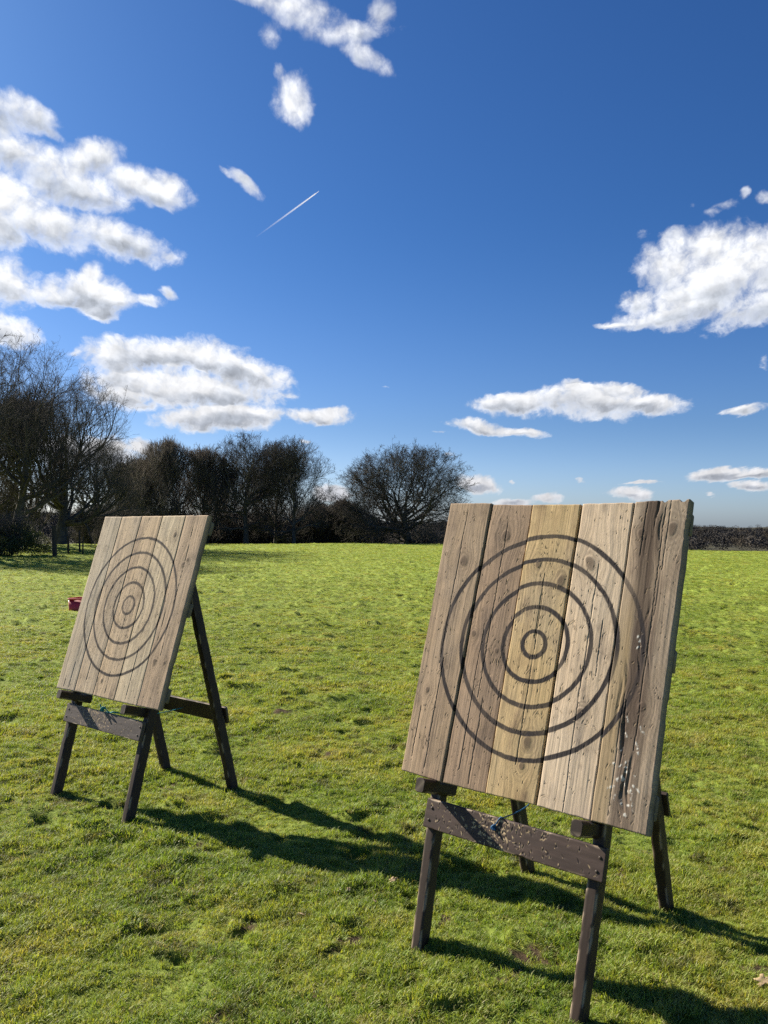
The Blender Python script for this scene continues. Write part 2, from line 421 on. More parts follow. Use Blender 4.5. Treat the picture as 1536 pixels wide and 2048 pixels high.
# ----------------------------------------------------------------- ground mesh
def build_ground():
    fine = np.radians(np.arange(-45, 45.01, 0.125))
    coarse = np.radians(np.arange(45 + 2.5, 360 - 45 - 1, 2.5))
    az = np.concatenate([fine, coarse])
    r = [0.25]
    while r[-1] < 130: r.append(r[-1] * 1.0062)
    while r[-1] < 3300: r.append(r[-1] * 1.03)
    r = np.array(r)
    A, Rr = np.meshgrid(az, r)
    X = np.sin(A) * Rr; Y = np.cos(A) * Rr
    Z = gh(X, Y)
    V = np.stack([X, Y, Z], -1).reshape(-1, 3)
    nr, na = A.shape
    i = np.arange(nr - 1)[:, None] * na; j = np.arange(na)[None]; jn = (np.arange(na) + 1)[None] % na
    F = np.stack([i + j, i + jn, i + na + jn, i + na + j], -1).reshape(-1, 4)[:, ::-1]
    cap = np.arange(na)[None, :]
    x, y = V[:, 0], V[:, 1]; d = np.hypot(x, y); azd = np.degrees(np.arctan2(x, y))
    near = d < 30
    bv = np.zeros(len(V)); bv[near] = bare(x[near], y[near])
    bx = sstep(17.5, 19, azd + 1.5 * pn(d / 60, azd * 0, 9)) * sstep(150, 165, d) * (1 - sstep(330, 350, d))
    hz = sstep(360, 480, d)
    # visible leaf litter under the trees
    global LOWEST; LOWEST = float(V[:, 2].min()); print('ground z', LOWEST, V[:, 2].max())
    me = mesh_np('field', V, [F, cap[:, ::-1]], M_ground, {'bare': ('FLOAT', bv), 'zone': ('FLOAT', bx), 'hillz': ('FLOAT', hz)}, smooth=True)
    o = link('grass_field', me); tag(o, 'bright green winter pasture', 'ground', kind='structure')
build_ground()

# ----------------------------------------------------------------- grass
def make_tufts():
    colx = D.collections.new('tufts')
    rng = np.random.default_rng(5)
    for k in range(9):
        straw = k in (7, 8)
        nb = 26 if not straw else 18
        V = []; F = []; dry = []
        for b in range(nb):
            a = rng.uniform(0, 2 * math.pi); rad = 0.028 * math.sqrt(rng.uniform())
            bx, by = rad * math.cos(a), rad * math.sin(a)
            h = rng.uniform(.016, .040) * (1.15 if k < 3 else .85)
            w = rng.uniform(.0016, .0029)
            la = rng.uniform(0, 2 * math.pi); lean = rng.uniform(.5, 1.45)
            if straw: lean = rng.uniform(.9, 1.5)
            dx, dy = math.cos(la), math.sin(la); sx, sy = -dy, dx
            base = len(V)
            px = pz = 0.0; ang = lean * .35
            dr = 1.0 if (straw and rng.uniform() < .7) else (rng.uniform(.5, 1) if rng.uniform() < .16 else rng.uniform(0, .22))
            for s in range(4):
                ww = w * (1 - .28 * s) if s < 3 else 0.0003
                V.append((bx + dx * px + sx * ww, by + dy * px + sy * ww, pz - .004)); V.append((bx + dx * px - sx * ww, by + dy * px - sy * ww, pz - .004))
                dry += [dr * (.6 + .4 * s / 3)] * 2
                px += math.sin(ang) * h / 3; pz += math.cos(ang) * h / 3; ang += lean * .45
            for s in range(3):
                i = base + 2 * s; F.append((i, i + 1, i + 3, i + 2))
        me = mesh_np('tuft', np.array(V), np.array(F), M_grass, {'dry': ('FLOAT', np.array(dry))}, smooth=True)
        o = D.objects.new('grass_tuft_%02d' % k, me); colx.objects.link(o)
    return colx

def build_grass():
    rng = np.random.default_rng(11)
    P = []; S = []; I = []
    bands = [(1.2, 4.5, 3000, .95), (4.5, 8, 1900, 1.0), (8, 14, 850, 1.2), (14, 26, 360, 1.6), (26, 50, 115, 2.3), (50, 82, 38, 3.3)]
    for r0, r1, dens, sc in bands:
        half = math.radians(75 if r1 < 5 else 60 if r1 < 9 else 46 if r1 < 15 else 38 if r1 < 30 else 33)
        area = half * (r1 * r1 - r0 * r0)
        n = int(area * dens)
        rr = np.sqrt(rng.uniform(r0 * r0, r1 * r1, n)); aa = rng.uniform(-half, half, n)
        x = rr * np.sin(aa); y = rr * np.cos(aa)
        b = bare(x, y) if r0 < 26 else np.zeros(n)
        lum = fbm(x / .42 + .7 * pn(x / .3, y / .3, 41), y / .42, 2, 31)
        patch = pn(x / .9, y / .9, 81) + .6 * pn(x / .22, y / .22, 82)
        keep = rng.uniform(size=n) > b * .8 + .15 * sstep(0.1, .8, -patch) + .15 * sstep(.1, .7, -lum)
        x, y, lum, patch = x[keep], y[keep], lum[keep], patch[keep]
        n = len(x)
        s = sc * (0.82 + .32 * patch + .3 * lum) * rng.uniform(.6, 1.35, n)
        if r0 >= 14: s = s * .8
        s = np.clip(s, .35 * sc, 2.1 * sc)
        z = gh(x, y)
        P.append(np.stack([x, y, z], 1)); S.append(s)
        dryp = pn(x / .6 + 4, y / .6, 83) + .5 * pn(x / .15, y / .15, 84)
        idx = rng.integers(0, 7, n); idx = np.where(rng.uniform(size=n) < .10 + .45 * sstep(.2, .8, dryp), rng.integers(7, 9, n), idx)
        I.append(idx)
    P = np.concatenate(P); S = np.concatenate(S); I = np.concatenate(I); n = len(P)
    rot = np.stack([rng.normal(0, .18, n), rng.normal(0, .18, n), rng.uniform(0, 6.283, n)], 1)
    # far tufts keep low: squash height
    dd = np.hypot(P[:, 0], P[:, 1])
    hz = np.where(dd > 8, 1.0 / (1 + .12 * np.minimum(dd - 8, 25)), 1.0)
    sv = np.stack([S, S, S * np.maximum(hz, .38)], 1)
    me = D.meshes.new('grass_points'); me.vertices.add(n); me.vertices.foreach_set('co', P.astype(np.float32).ravel())
    for nm, tp, key, arr in (('rot', 'FLOAT_VECTOR', 'vector', rot), ('scl', 'FLOAT_VECTOR', 'vector', sv), ('idx', 'INT', 'value', I)):
        a = me.attributes.new(nm, tp, 'POINT'); a.data.foreach_set(key, np.ascontiguousarray(arr, dtype=np.int32 if tp == 'INT' else np.float32).ravel())
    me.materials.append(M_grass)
    o = link('grass', me); tag(o, 'short tussocky green grass covering the field', 'grass', kind='stuff')
    ng = D.node_groups.new('scatter_grass', 'GeometryNodeTree')
    ng.interface.new_socket('Geometry', in_out='INPUT', socket_type='NodeSocketGeometry')
    ng.interface.new_socket('Geometry', in_out='OUTPUT', socket_type='NodeSocketGeometry')
    gi = ng.nodes.new('NodeGroupInput'); go = ng.nodes.new('NodeGroupOutput')
    ci = ng.nodes.new('GeometryNodeCollectionInfo'); ci.inputs['Collection'].default_value = make_tufts()
    ci.inputs['Separate Children'].default_value = True; ci.inputs['Reset Children'].default_value = True
    ip = ng.nodes.new('GeometryNodeInstanceOnPoints'); ip.inputs['Pick Instance'].default_value = True
    def na(name, tp):
        a = ng.nodes.new('GeometryNodeInputNamedAttribute'); a.data_type = tp; a.inputs['Name'].default_value = name
        return [s for s in a.outputs if s.enabled and s.name == 'Attribute'][0]
    er = ng.nodes.new('FunctionNodeEulerToRotation')
    ng.links.new(na('rot', 'FLOAT_VECTOR'), er.inputs[0])
    ng.links.new(gi.outputs[0], ip.inputs['Points']); ng.links.new(ci.outputs[0], ip.inputs['Instance'])
    ng.links.new(na('idx', 'INT'), ip.inputs['Instance Index'])
    ng.links.new(er.outputs[0], ip.inputs['Rotation']); ng.links.new(na('scl', 'FLOAT_VECTOR'), ip.inputs['Scale'])
    ng.links.new(ip.outputs[0], go.inputs[0])
    md = o.modifiers.new('scatter', 'NODES'); md.node_group = ng
    print('grass instances', n)
build_grass()

# ----------------------------------------------------------------- timber building
def grid_faces(nr, nu, off=0):
    i = np.arange(nu - 1)[:, None] * nr; j = np.arange(nr - 1)[None]
    return (np.stack([i + j, i + j + 1, i + nr + j + 1, i + nr + j], -1).reshape(-1, 4)) + off

def stamp(arr, X, Y, cx, cy, a, b, ang):
    """add an elongated soft mark (half length a, half width b) into arr on regular grid X[1,nr], Y[nu,1]"""
    m = max(a, b) * 1.3
    i0, i1 = np.searchsorted(Y, [cy - m, cy + m]); j0, j1 = np.searchsorted(X, [cx - m, cx + m])
    if i1 <= i0 or j1 <= j0: return
    xx = X[j0:j1][None] - cx; yy = Y[i0:i1][:, None] - cy
    c, s = math.cos(ang), math.sin(ang)
    p = xx * c + yy * s; q = -xx * s + yy * c + (p * p) / (a * 6 + 1e-6)
    v = 1 - sstep(.5, 1.15, np.sqrt((p / a) ** 2 + (q / b) ** 2))
    arr[i0:i1, j0:j1] = np.maximum(arr[i0:i1, j0:j1], v)

class Pl: pass

def make_plank(cfg, rings, frame, step, seed, board_c, parent):
    """cfg: quad corners in board (r,u): bl, br, tl, tr plus look. frame: (o,r,u,n) vectors local to the board thing"""
    rng = np.random.default_rng(seed)
    (blr, blu), (brr, bru), (tlr, tlu), (trr, tru) = cfg['q']
    wdt = brr - blr; hgt = tlu - blu
    nr = int(wdt / step) + 1; nu = int(hgt / step) + 1
    a = np.linspace(0, 1, nr); b = np.linspace(0, 1, nu)
    A, B = np.meshgrid(a, b)
    Rr = (blr * (1 - A) + brr * A) * (1 - B) + (tlr * (1 - A) + trr * A) * B
    U = (blu * (1 - A) + bru * A) * (1 - B) + (tlu * (1 - A) + tru * A) * B
    x = a * wdt; y = b * hgt                       # plank-local metres
    Xl, Yl = np.meshgrid(x, y)
    rag = cfg.get('rag', 1.0)
    # ragged arrises
    e1 = .0016 * rag * fbm(Yl * 7, 0 * Yl + seed, 2, seed + 1); e2 = .0016 * rag * fbm(Yl * 7, 0 * Yl + seed, 2, seed + 2)
    e2 = e2 - .004 * cfg.get('chip', 0) * sstep(.25, .6, pn(Yl * 6, 0 * Yl, seed + 3))
    Rr = Rr + np.where(A < .5, (1 - 2 * A).clip(0) ** 8 * e1 * 1.6, (2 * A - 1).clip(0) ** 8 * e2 * 1.8)
    e3 = .0022 * rag * fbm(Xl * 22, 0 * Xl, 3, seed + 4)
    U = U + np.where(B < .5, (1 - 2 * B).clip(0) ** 30 * e3, (2 * B - 1).clip(0) ** 30 * (e3 + cfg.get('toprag', 0) * .01 * sstep(.1, .6, pn(Xl * 30, 0 * Xl, seed + 5)) * -1))
    # grain coordinate, bent round the knots
    gx = Xl + .010 * fbm(Xl * 3, Yl * 1.3, 3, seed + 6)
    knot = np.zeros_like(Xl); knotd = np.zeros_like(Xl)
    for (kx, ky, kr) in cfg.get('knots', []):
        dx = Xl - kx; dy = (Yl - ky) * .75
        rr_ = np.hypot(dx, dy) + .25 * kr * pn(Xl * 30, Yl * 30, seed + 7)
        gx = gx - dx * 1.0 * np.exp(-(rr_ / (kr * 2.2)) ** 2)
        knot = np.maximum(knot, np.exp(-(rr_ / (kr * (1.8 + .5 * pn(Xl * 25, Yl * 12, seed + 77)))) ** 2)); knotd = np.maximum(knotd, 1 - sstep(kr * .45, kr * .75, rr_))
    fineg = fbm(gx * 230, Yl * 3.5, 3, seed + 8, .65)
    midg = fbm(gx * 48, Yl * 1.5, 4, seed + 9, .6)
    broad = fbm(gx * 13 , Yl * .8, 3, seed + 10)
    lines = np.sin(gx * cfg.get('rings_freq', 330) + 6 * fbm(gx * 9, Yl * 1.6, 3, seed + 11)) * sstep(-.1, .5, pn(Xl * 7, Yl * 2, seed + 78))
    blot = fbm(Xl * 9, Yl * 4.5, 5, seed + 12, .62)
    blot2 = fbm(Xl * 28, Yl * 14, 4, seed + 79, .6)
    # cracks
    crack = np.zeros_like(Xl)
    for (cx, y0, y1, wd) in cfg.get('cracks', []):
        path = cx + .006 * fbm(Yl * 5, 0 * Yl + cx * 50, 3, seed + 13) + .0012 * pn(Yl * 60, 0 * Yl, seed + 14)
        wv = np.maximum(.62 * wd, .0019) * (.8 + .6 * np.abs(pn(Yl * 11, 0 * Yl + cx * 31, seed + 15))) * sstep(y0 - .01, y0 + .05, Yl) * (1 - sstep(y1 - .05, y1 + .01, Yl))
        crack = np.maximum(crack, 1 - sstep(.35, 1.25, np.abs(Xl - path) / (wv + 1e-5)))
    # small checks that follow the grain
    chk = sstep(.50, .72, fbm(gx * 120, Yl * 3.3, 2, seed + 16)) * sstep(0.0, .4, pn(Xl * 9, Yl * 3, seed + 17))
    crack = np.maximum(crack, chk * cfg.get('check', .5) * .55)
    # weathered furrows
    fur = np.zeros_like(Xl)
    if cfg.get('furrow'):
        lo, hi = cfg['furrow']
        band = np.exp(-((Xl / wdt - (lo + hi) / 2 - .12 * pn(Yl * 2.2, 0 * Yl, seed + 18)) / ((hi - lo) / 2)) ** 4)
        fur = band * sstep(.06, .50, fbm(gx * 44 + 1.2 * pn(Xl * 12, Yl * 5, seed + 19), Yl * 3.2, 3, seed + 20)) * sstep(-.25, .25, pn(Yl * 3.0, Xl * 4, seed + 21) + .18)
    # axe and knife nicks
    nick = np.zeros_like(Xl); lip = np.zeros_like(Xl)
    for _ in range(cfg.get('nicks', 60)):
        kx = rng.uniform(.01, wdt - .01); ky = rng.uniform(.02, hgt - .02)
        ln = rng.uniform(.003, .011); wd_ = rng.uniform(.0009, .0019); an = math.pi / 2 + rng.normal(0, .55)
        stamp(nick, x, y, kx, ky, ln, wd_, an); stamp(lip, x, y, kx + .003, ky - .002, ln * .7, wd_, an)
    for _ in range(230):
        hx = board_c[0] + rng.normal(0, .17) - blr; hy = board_c[1] + rng.normal(0, .19)
        if .006 < hx < wdt - .006 and .01 < hy < hgt - .01:
            big_ = rng.uniform() < .25
            ln = rng.uniform(.006, .012) * (1.6 if big_ else 1); wd_ = rng.uniform(.0010, .0016) * (1.5 if big_ else 1); an = math.pi / 2 + rng.normal(0, .35)
            stamp(nick, x, y, hx, hy, ln, wd_, an)
            if big_: stamp(lip, x, y, hx + .0035, hy, ln * 1.2, wd_ * 1.6, an)
    for _ in range(cfg.get('holes', 7)):
        stamp(nick, x, y, rng.uniform(.01, wdt - .01), rng.uniform(.02, hgt - .02), .0026, .0022, 0)
    # height
    h = .0007 * fineg + .0009 * midg + .0016 * broad - .0022 * crack - .006 * fur - .0015 * nick + .0008 * lip + .0012 * knotd
    h = h + cfg.get('cup', .0015) * (4 * (A - .5) ** 2) * -1
    bev = .0035
    ed = np.minimum(np.minimum(Xl, wdt - Xl), np.minimum(Yl, hgt - Yl))
    h = h - .0035 * (1 - np.clip(ed / bev, 0, 1)) ** 2
    h = h + cfg.get('proud', 0.0)
    # colour
    base = np.array(cfg['col']); alt = np.array(cfg.get('alt', [c * .62 for c in cfg['col']])); grey = np.array(cfg.get('grey', (.30, .275, .245)))
    def mx(c0, c1, f): return c0 * (1 - f[..., None]) + c1 * f[..., None]
    C = np.broadcast_to(base, Xl.shape + (3,)).copy()
    C = mx(C, alt, np.clip(.60 * sstep(-.15, .5, broad + .5 * blot) + .50 * sstep(0, .5, blot), 0, .95))
    C = mx(C, grey, cfg.get('greyf', .35) * sstep(-.3, .5, fbm(Xl * 4, Yl * 2.5, 4, seed + 22)))
    C = mx(C, np.minimum(base * 1.22, .6), .6 * sstep(.1, .6, blot2) * (1 - sstep(.1, .5, blot)))
    C = mx(C, np.array((.12, .085, .060)), .45 * sstep(.15, .62, -blot2 * .8 + .6 * blot))
    C = C * (1 + .20 * fineg + .22 * midg + .10 * blot2 + cfg.get('linef', .05) * lines)[..., None]
    C = mx(C, np.array((.12, .085, .058)), .62 * knot * (.6 + .4 * np.sin(np.clip(knot, 0, 1) * 26)))
    C = mx(C, np.array((.075, .052, .038)), .65 * knotd)
    if cfg.get('pinkband'):
        px0, px1 = cfg['pinkband']; C = mx(C, np.array((.19, .12, .085)), .5 * sstep(px0 - .05, px0 + .05, A) * (1 - sstep(px1 - .05, px1 + .05, A)) * sstep(-.3, .3, midg))
    if cfg.get('stain'):
        f_ = np.exp(-((A - .42 - .10 * pn(Yl * 2.4, 0 * Yl, seed + 80) + .12 * (B - .5)) / .20) ** 2) * sstep(.20, .36, B + .05 * blot) * (1 - .25 * sstep(.85, 1, B))
        f_ = f_ * (.70 + .5 * sstep(-.4, .4, fbm(gx * 60, Yl * 3, 3, seed + 81)))
        C = mx(C, np.array((.070, .047, .034)), np.clip(f_ * 1.15, 0, .93))
    if cfg.get('edge_dark'):
        C = mx(C, np.array((.10, .07, .05)), cfg['edge_dark'] * sstep(.65, 1.0, A + .3 * blot))
    if cfg.get('streak'):
        s0, s1 = cfg['streak']; yl = (1 - sstep(.5, .75, B + .1 * blot))
        C = mx(C, np.array((.30, .215, .10)), .50 * sstep(s0 - .03, s0 + .03, A) * (1 - sstep(s1 - .05, s1 + .05, A + .1 * blot)) * yl)
        C = mx(C, np.array((.095, .066, .05)), .65 * sstep(.30, .40, A + .06 * blot) * (1 - sstep(.66, .76, A + .1 * midg)) * yl)
    C = mx(C, np.array((.06, .042, .03)), .50 * crack)
    C = mx(C, np.array((.06, .042, .03)), .55 * fur)
    C = mx(C, np.array((.34, .25, .15)), .6 * lip * (1 - nick)); C = mx(C, np.array((.07, .05, .036)), .6 * nick)
    if cfg.get('bird'):
        w = np.zeros_like(Xl)
        for (bx0, by0, n_) in cfg['bird']:
            for _ in range(n_):
                stamp(w, x, y, bx0 + rng.normal(0, .012), by0 + rng.normal(0, .055), rng.uniform(.006, .020), rng.uniform(.0028, .0065), math.pi / 2 + rng.normal(0, .45))
        w = w * sstep(-.035, .25, fbm(Xl * 110, Yl * 70, 3, seed + 23) + .08)
        C = mx(C, np.array((.62, .60, .54)), .9 * w); h = h + .0006 * w
    # sawn marks
    if cfg.get('saw'):
        C = C * (1 - .10 * sstep(.6, .9, A) * sstep(.1, .7, np.sin((Yl * 1.0 + Xl * 1.1) * 260 + 3 * blot)))[..., None]
    # painted rings
    (uc, vc) = board_c; du, dv = cfg.get('slip', (0, 0))
    rho = np.hypot(Rr - uc - du, U - vc - dv) + .0013 * pn(Xl * 25, Yl * 25, seed + 24) + .0030 * pn(Rr * 4 + 3, U * 4, 990)
    ring = np.zeros_like(Xl)
    for k, Ro in enumerate(rings['R']):
        wdr = rings['w'] * (1 + .16 * pn(Xl * 9, Yl * 9, seed + 30 + k) + .08 * pn(Xl * 40, Yl * 40, seed + 50 + k))
        ring = np.maximum(ring, sstep(-.0014, .0008, rho - (Ro - wdr)) * (1 - sstep(-.0008, .0014, rho - Ro)))
    wear = 1 - .42 * sstep(.2, .8, fbm(gx * 110, Yl * 11, 3, seed + 25) + .35 * blot) - cfg.get('fade', .12) * sstep(-.2, .5, pn(Xl * 5, Yl * 5, seed + 26))
    C = mx(C, np.array(rings['col']), ring * np.clip(wear, 0, 1) * rings['op'] * (1 - .5 * fur))
    hit = nick * sstep(-.2, .2, pn(Xl * 21, Yl * 21, seed + 84)) + .6 * sstep(.55, .7, fbm(Xl * 90, Yl * 45, 2, seed + 85))
    C = mx(C, base * .9, np.clip(.75 * hit * ring, 0, 1))
    # small pencilled circles
    for (cx, cy, cr_) in cfg.get('scribe', []):
        rr2 = np.hypot(Xl - cx, Yl - cy)
        C = mx(C, np.array((.09, .07, .055)), .5 * (1 - sstep(.0010, .0030, np.abs(rr2 - cr_))))
    C = np.clip(C, .008, .8)
    # vertices: grid with one extra ring at the back
    o, r_, u_, n_ = frame; T = cfg.get('t', .036)
    def pad(Q): return np.pad(Q, 1, mode='edge')
    Rp, Up, Hp = pad(Rr), pad(U), pad(h)
    Hp[0, :] = Hp[-1, :] = -T; Hp[:, 0] = Hp[:, -1] = -T
    # a mid row on the sides would be wasted: sides are straight sawn edges
    Cp = np.pad(C, ((1, 1), (1, 1), (0, 0)), mode='edge')
    V = o + Rp[..., None] * r_ + Up[..., None] * u_ + Hp[..., None] * n_
    V = V.reshape(-1, 3); F = grid_faces(nr + 2, nu + 2)
    nn_ = nr + 2; mm = nu + 2
    rim = np.concatenate([np.arange(nn_), np.arange(1, mm) * nn_ + nn_ - 1, (mm - 1) * nn_ + np.arange(nn_ - 2, -1, -1), np.arange(mm - 2, 0, -1) * nn_])
    side = cfg.get('side', (.07, .055, .042))
    Cp = Cp.reshape(-1, 3)
    grain = np.stack([np.pad(Xl, 1, mode='edge').ravel() + seed, Hp.ravel(), np.pad(Yl, 1, mode='edge').ravel()], 1)
    Cp[rim] = np.array(side)
    me = mesh_np('plank', V, [F, rim[::-1][None, :]], M_wood, {'Col': ('FLOAT_COLOR', Cp), 'grain': ('FLOAT_VECTOR', grain)}, smooth=False)
    sm = np.ones(len(me.polygons), dtype=bool); me.polygons.foreach_set('use_smooth', sm)
    try: me.set_sharp_from_angle(angle=math.radians(50))
    except Exception: pass
    return link('plank', me, parent)

def timber(name, p0, p1, wdir, w, d, parent, mat, colfn, step=.006, seed=0, bev=.003, seglen=None, ragged=0.0, hfn=None):
    """square timber from p0 to p1; wdir is the width direction; section w x d, centred. Closed mesh."""
    p0 = np.array(p0, float); p1 = np.array(p1, float)
    ax = p1 - p0; Lg = np.linalg.norm(ax); ax /= Lg
    wd = np.array(wdir, float); wd -= ax * (wd @ ax); wd /= np.linalg.norm(wd)
    dd = np.cross(ax, wd)
    nw = max(3, int(w / step) + 1); nd = max(3, int(d / step) + 1); nl = max(2, int(Lg / (seglen or step)) + 1)
    ws = np.linspace(-w / 2, w / 2, nw); ds = np.linspace(-d / 2, d / 2, nd)
    per = [(a, -d / 2, 0) for a in ws[:-1]] + [(w / 2, b, 1) for b in ds[:-1]] + [(a, d / 2, 2) for a in ws[:0:-1]] + [(-w / 2, b, 3) for b in ds[:0:-1]]
    per = np.array(per); np_ = len(per)
    ls = np.linspace(0, Lg, nl)
    Pw = np.broadcast_to(per[:, 0], (nl, np_)).copy(); Pd = np.broadcast_to(per[:, 1], (nl, np_)).copy()
    Ls = np.broadcast_to(ls[:, None], (nl, np_)).copy()
    edge = np.minimum(w / 2 - np.abs(Pw), 1e9) + (d / 2 - np.abs(Pd))      # 0 at corners
    k = (1 - np.clip(edge / (bev * 2), 0, 1)) * bev
    rg = ragged * sstep(.1, .6, pn(Ls * 14, np.sign(Pw) * 3 + np.sign(Pd) * 7 + seed, seed + 40)) * (1 - np.clip(edge / (bev * 3), 0, 1))
    s_ = 1 - (k + rg) * 1.0 / (np.hypot(Pw, Pd) + 1e-6)
    arc = np.arange(np_)[None] * step + 0 * Ls
    h = .0006 * fbm(arc * 40 + seed, Ls * 8, 3, seed + 41)
    C, hh = colfn(Pw, Pd, Ls, per[:, 2][None] + 0 * Ls, edge, Lg, seed)
    h = h + hh
    nx = np.where((per[:, 2] == 1)[None], 1., 0) - np.where((per[:, 2] == 3)[None], 1., 0)
    ny = np.where((per[:, 2] == 2)[None], 1., 0) - np.where((per[:, 2] == 0)[None], 1., 0)
    X = Pw * s_ + nx * h; Yd = Pd * s_ + ny * h
    V = p0 + ax * Ls[..., None] + wd * X[..., None] + dd * Yd[..., None]
    V = V.reshape(-1, 3)
    i = np.arange(nl - 1)[:, None] * np_; j = np.arange(np_)[None]; jn = (np.arange(np_)[None] + 1) % np_
    F = np.stack([i + j, i + jn, i + np_ + jn, i + np_ + j], -1).reshape(-1, 4)
    # end caps: inset ring + ngon
    Vc = []; Fs = [F]; Cs = [C.reshape(-1, 3)]; n0 = len(V)
    for e, row in ((0, 0), (1, nl - 1)):
        ring = V[row * np_:(row + 1) * np_]; cen = ring.mean(0)
        ring2 = cen + (ring - cen) * .94 + ax * (.002 if e else -.002)
        Vc.append(ring2); base = n0 + e * np_
        jj = np.arange(np_); jn1 = (jj + 1) % np_
        if e: Fs.append(np.stack([row * np_ + jj, row * np_ + jn1, base + jn1, base + jj], -1)); Fs.append((base + jj)[None])
        else: Fs.append(np.stack([jn1, jj, base + jj, base + jn1], -1)); Fs.append((base + jj[::-1])[None])
        Cs.append(C[row] * .8)
    V = np.concatenate([V] + Vc); C = np.clip(np.concatenate(Cs), .004, .8)
    gr = np.concatenate([np.stack([(arc + seed).ravel(), 0 * arc.ravel(), Ls.ravel()], 1), np.zeros((2 * np_, 3))])
    # orientation check: make the normals face outward
    me = mesh_np(name, V, Fs, mat, {'Col': ('FLOAT_COLOR', C), 'grain': ('FLOAT_VECTOR', gr)}, smooth=True)
    try: me.set_sharp_from_angle(angle=math.radians(40))
    except Exception: pass
    return link(name, me, parent)

def lerp3(c0, c1, f): return np.array(c0) * (1 - f[..., None]) + np.array(c1) * f[..., None]

def paint_fn(base=(.030, .019, .0135), worn=.5, chips=0, chipface=0, seed0=0):
    def f(Pw, Pd, Ls, face, edge, Lg, seed):
        n1 = fbm(Pw * 30 + Pd * 30 + seed, Ls * 5, 4, seed + 50)
        C = lerp3(base, [b * 1.5 for b in base], sstep(-.3, .6, n1))
        q = fbm((Pw + Pd) * 90 + face * 9, Ls * 16, 3, seed + 51)
        # bare wood along knocked corners
        e = (1 - sstep(.001, .010 + .008 * np.abs(q), edge)) * sstep(.22 - .38 * worn, .42 - .38 * worn, pn(Ls * 11, np.sign(Pw) * 5 + np.sign(Pd) * 3 + seed, seed + 52) + .5 * q)
        C = C * (1 - e[..., None]) + np.array((.30, .235, .165)) * e[..., None]
        fl = sstep(.62, .72, q + .25 * n1) * worn
        C = C * (1 - fl[..., None]) + np.array((.13, .095, .07)) * fl[..., None]
        h = -.0012 * e - .0006 * fl
        if chips:
            rng = np.random.default_rng(seed + 60)
            sel = face[0] == chipface
            cols = np.nonzero(sel)[0]
            xs = Pw[0, cols]; order = np.argsort(xs); cols = cols[order]; xs = xs[order]
            ys = Ls[:, 0]
            A_ = np.zeros((len(ys), len(cols))); B_ = np.zeros_like(A_)
            for c in range(chips):
                hot = rng.uniform() < .62
                cy = rng.normal(.44 * Lg, .12 * Lg) if hot else rng.uniform(.02, Lg - .02)
                cx = rng.uniform(xs[0] + .004, xs[-1] - .004)
                a = rng.uniform(.005, .014) * (1.2 if hot else .8); b_ = rng.uniform(.0012, .0030)
                an = rng.normal(0, .75)
                stamp(A_, xs, ys, cx, cy, a, b_ * (1.0 if hot else .6), an)
                stamp(B_, xs, ys, cx + rng.normal(0, .003), cy + rng.uniform(.002, .004), a * 1.1, b_ * 1.2, an + rng.normal(0, .3))
            Cc = C[:, cols]; B2 = B_[..., None] * .6; Cc = Cc * (1 - B2) + np.array((.012, .009, .008)) * B2
            tone = .5 + .5 * pn(ys[:, None] * 40 + 0 * xs[None], xs[None] * 40 + 0 * ys[:, None], seed + 61)
            keep = (A_ * sstep(-.1, .25, pn(ys[:, None] * 60 + 0 * xs[None], xs[None] * 90 + 0 * ys[:, None], seed + 62) + .18))[..., None]
            Cc = Cc * (1 - keep) + (np.array((.68, .50, .29)) * (.6 + .5 * tone[..., None])) * keep
            C[:, cols] = Cc
            hh = np.zeros_like(Pw); hh[:, cols] = -.0012 * B_ + .0006 * A_; h = h + hh
        return C, h
    return f

def raw_fn(base=(.20, .165, .12)):
    def f(Pw, Pd, Ls, face, edge, Lg, seed):
        n1 = fbm(Pw * 60 + Pd * 60 + seed, Ls * 3, 4, seed + 70)
        C = lerp3([b * .7 for b in base], [b * 1.25 for b in base], sstep(-.4, .5, n1))
        return C, 0 * Ls
    return f

def tube(name, pts, rad, parent, mat, sides=8, caps=True):
    pts = np.array(pts, float); n = len(pts)
    # smooth (Catmull-Rom)
    out = []
    for i in range(n - 1):
        p0, p1, p2, p3 = pts[max(i - 1, 0)], pts[i], pts[i + 1], pts[min(i + 2, n - 1)]
        for t in np.linspace(0, 1, 7)[:-1]:
            out.append(.5 * ((2 * p1) + (-p0 + p2) * t + (2 * p0 - 5 * p1 + 4 * p2 - p3) * t * t + (-p0 + 3 * p1 - 3 * p2 + p3) * t ** 3))
    out.append(pts[-1]); P = np.array(out); m = len(P)
    T = np.gradient(P, axis=0); T /= np.linalg.norm(T, axis=1, keepdims=True) + 1e-9
    ref = np.array((.3, .2, .93)); A = np.cross(T, ref); A /= np.linalg.norm(A, axis=1, keepdims=True) + 1e-9; B = np.cross(T, A)
    th = np.linspace(0, 2 * np.pi, sides, endpoint=False)
    tw = np.arange(m)[:, None] * .9
    rr = rad * (1 + .15 * np.sin(3 * (th[None] + tw)))
    V = P[:, None] + rr[..., None] * (np.cos(th)[None, :, None] * A[:, None] + np.sin(th)[None, :, None] * B[:, None])
    i = np.arange(m - 1)[:, None] * sides; j = np.arange(sides)[None]; jn = (j + 1) % sides
    F = np.stack([i + j, i + jn, i + sides + jn, i + sides + j], -1).reshape(-1, 4)
    fs = [F]
    if caps: fs += [np.arange(sides)[None, ::-1], ((m - 1) * sides + np.arange(sides))[None]]
    return link(name, mesh_np(name, V.reshape(-1, 3), fs, mat, smooth=True), parent)

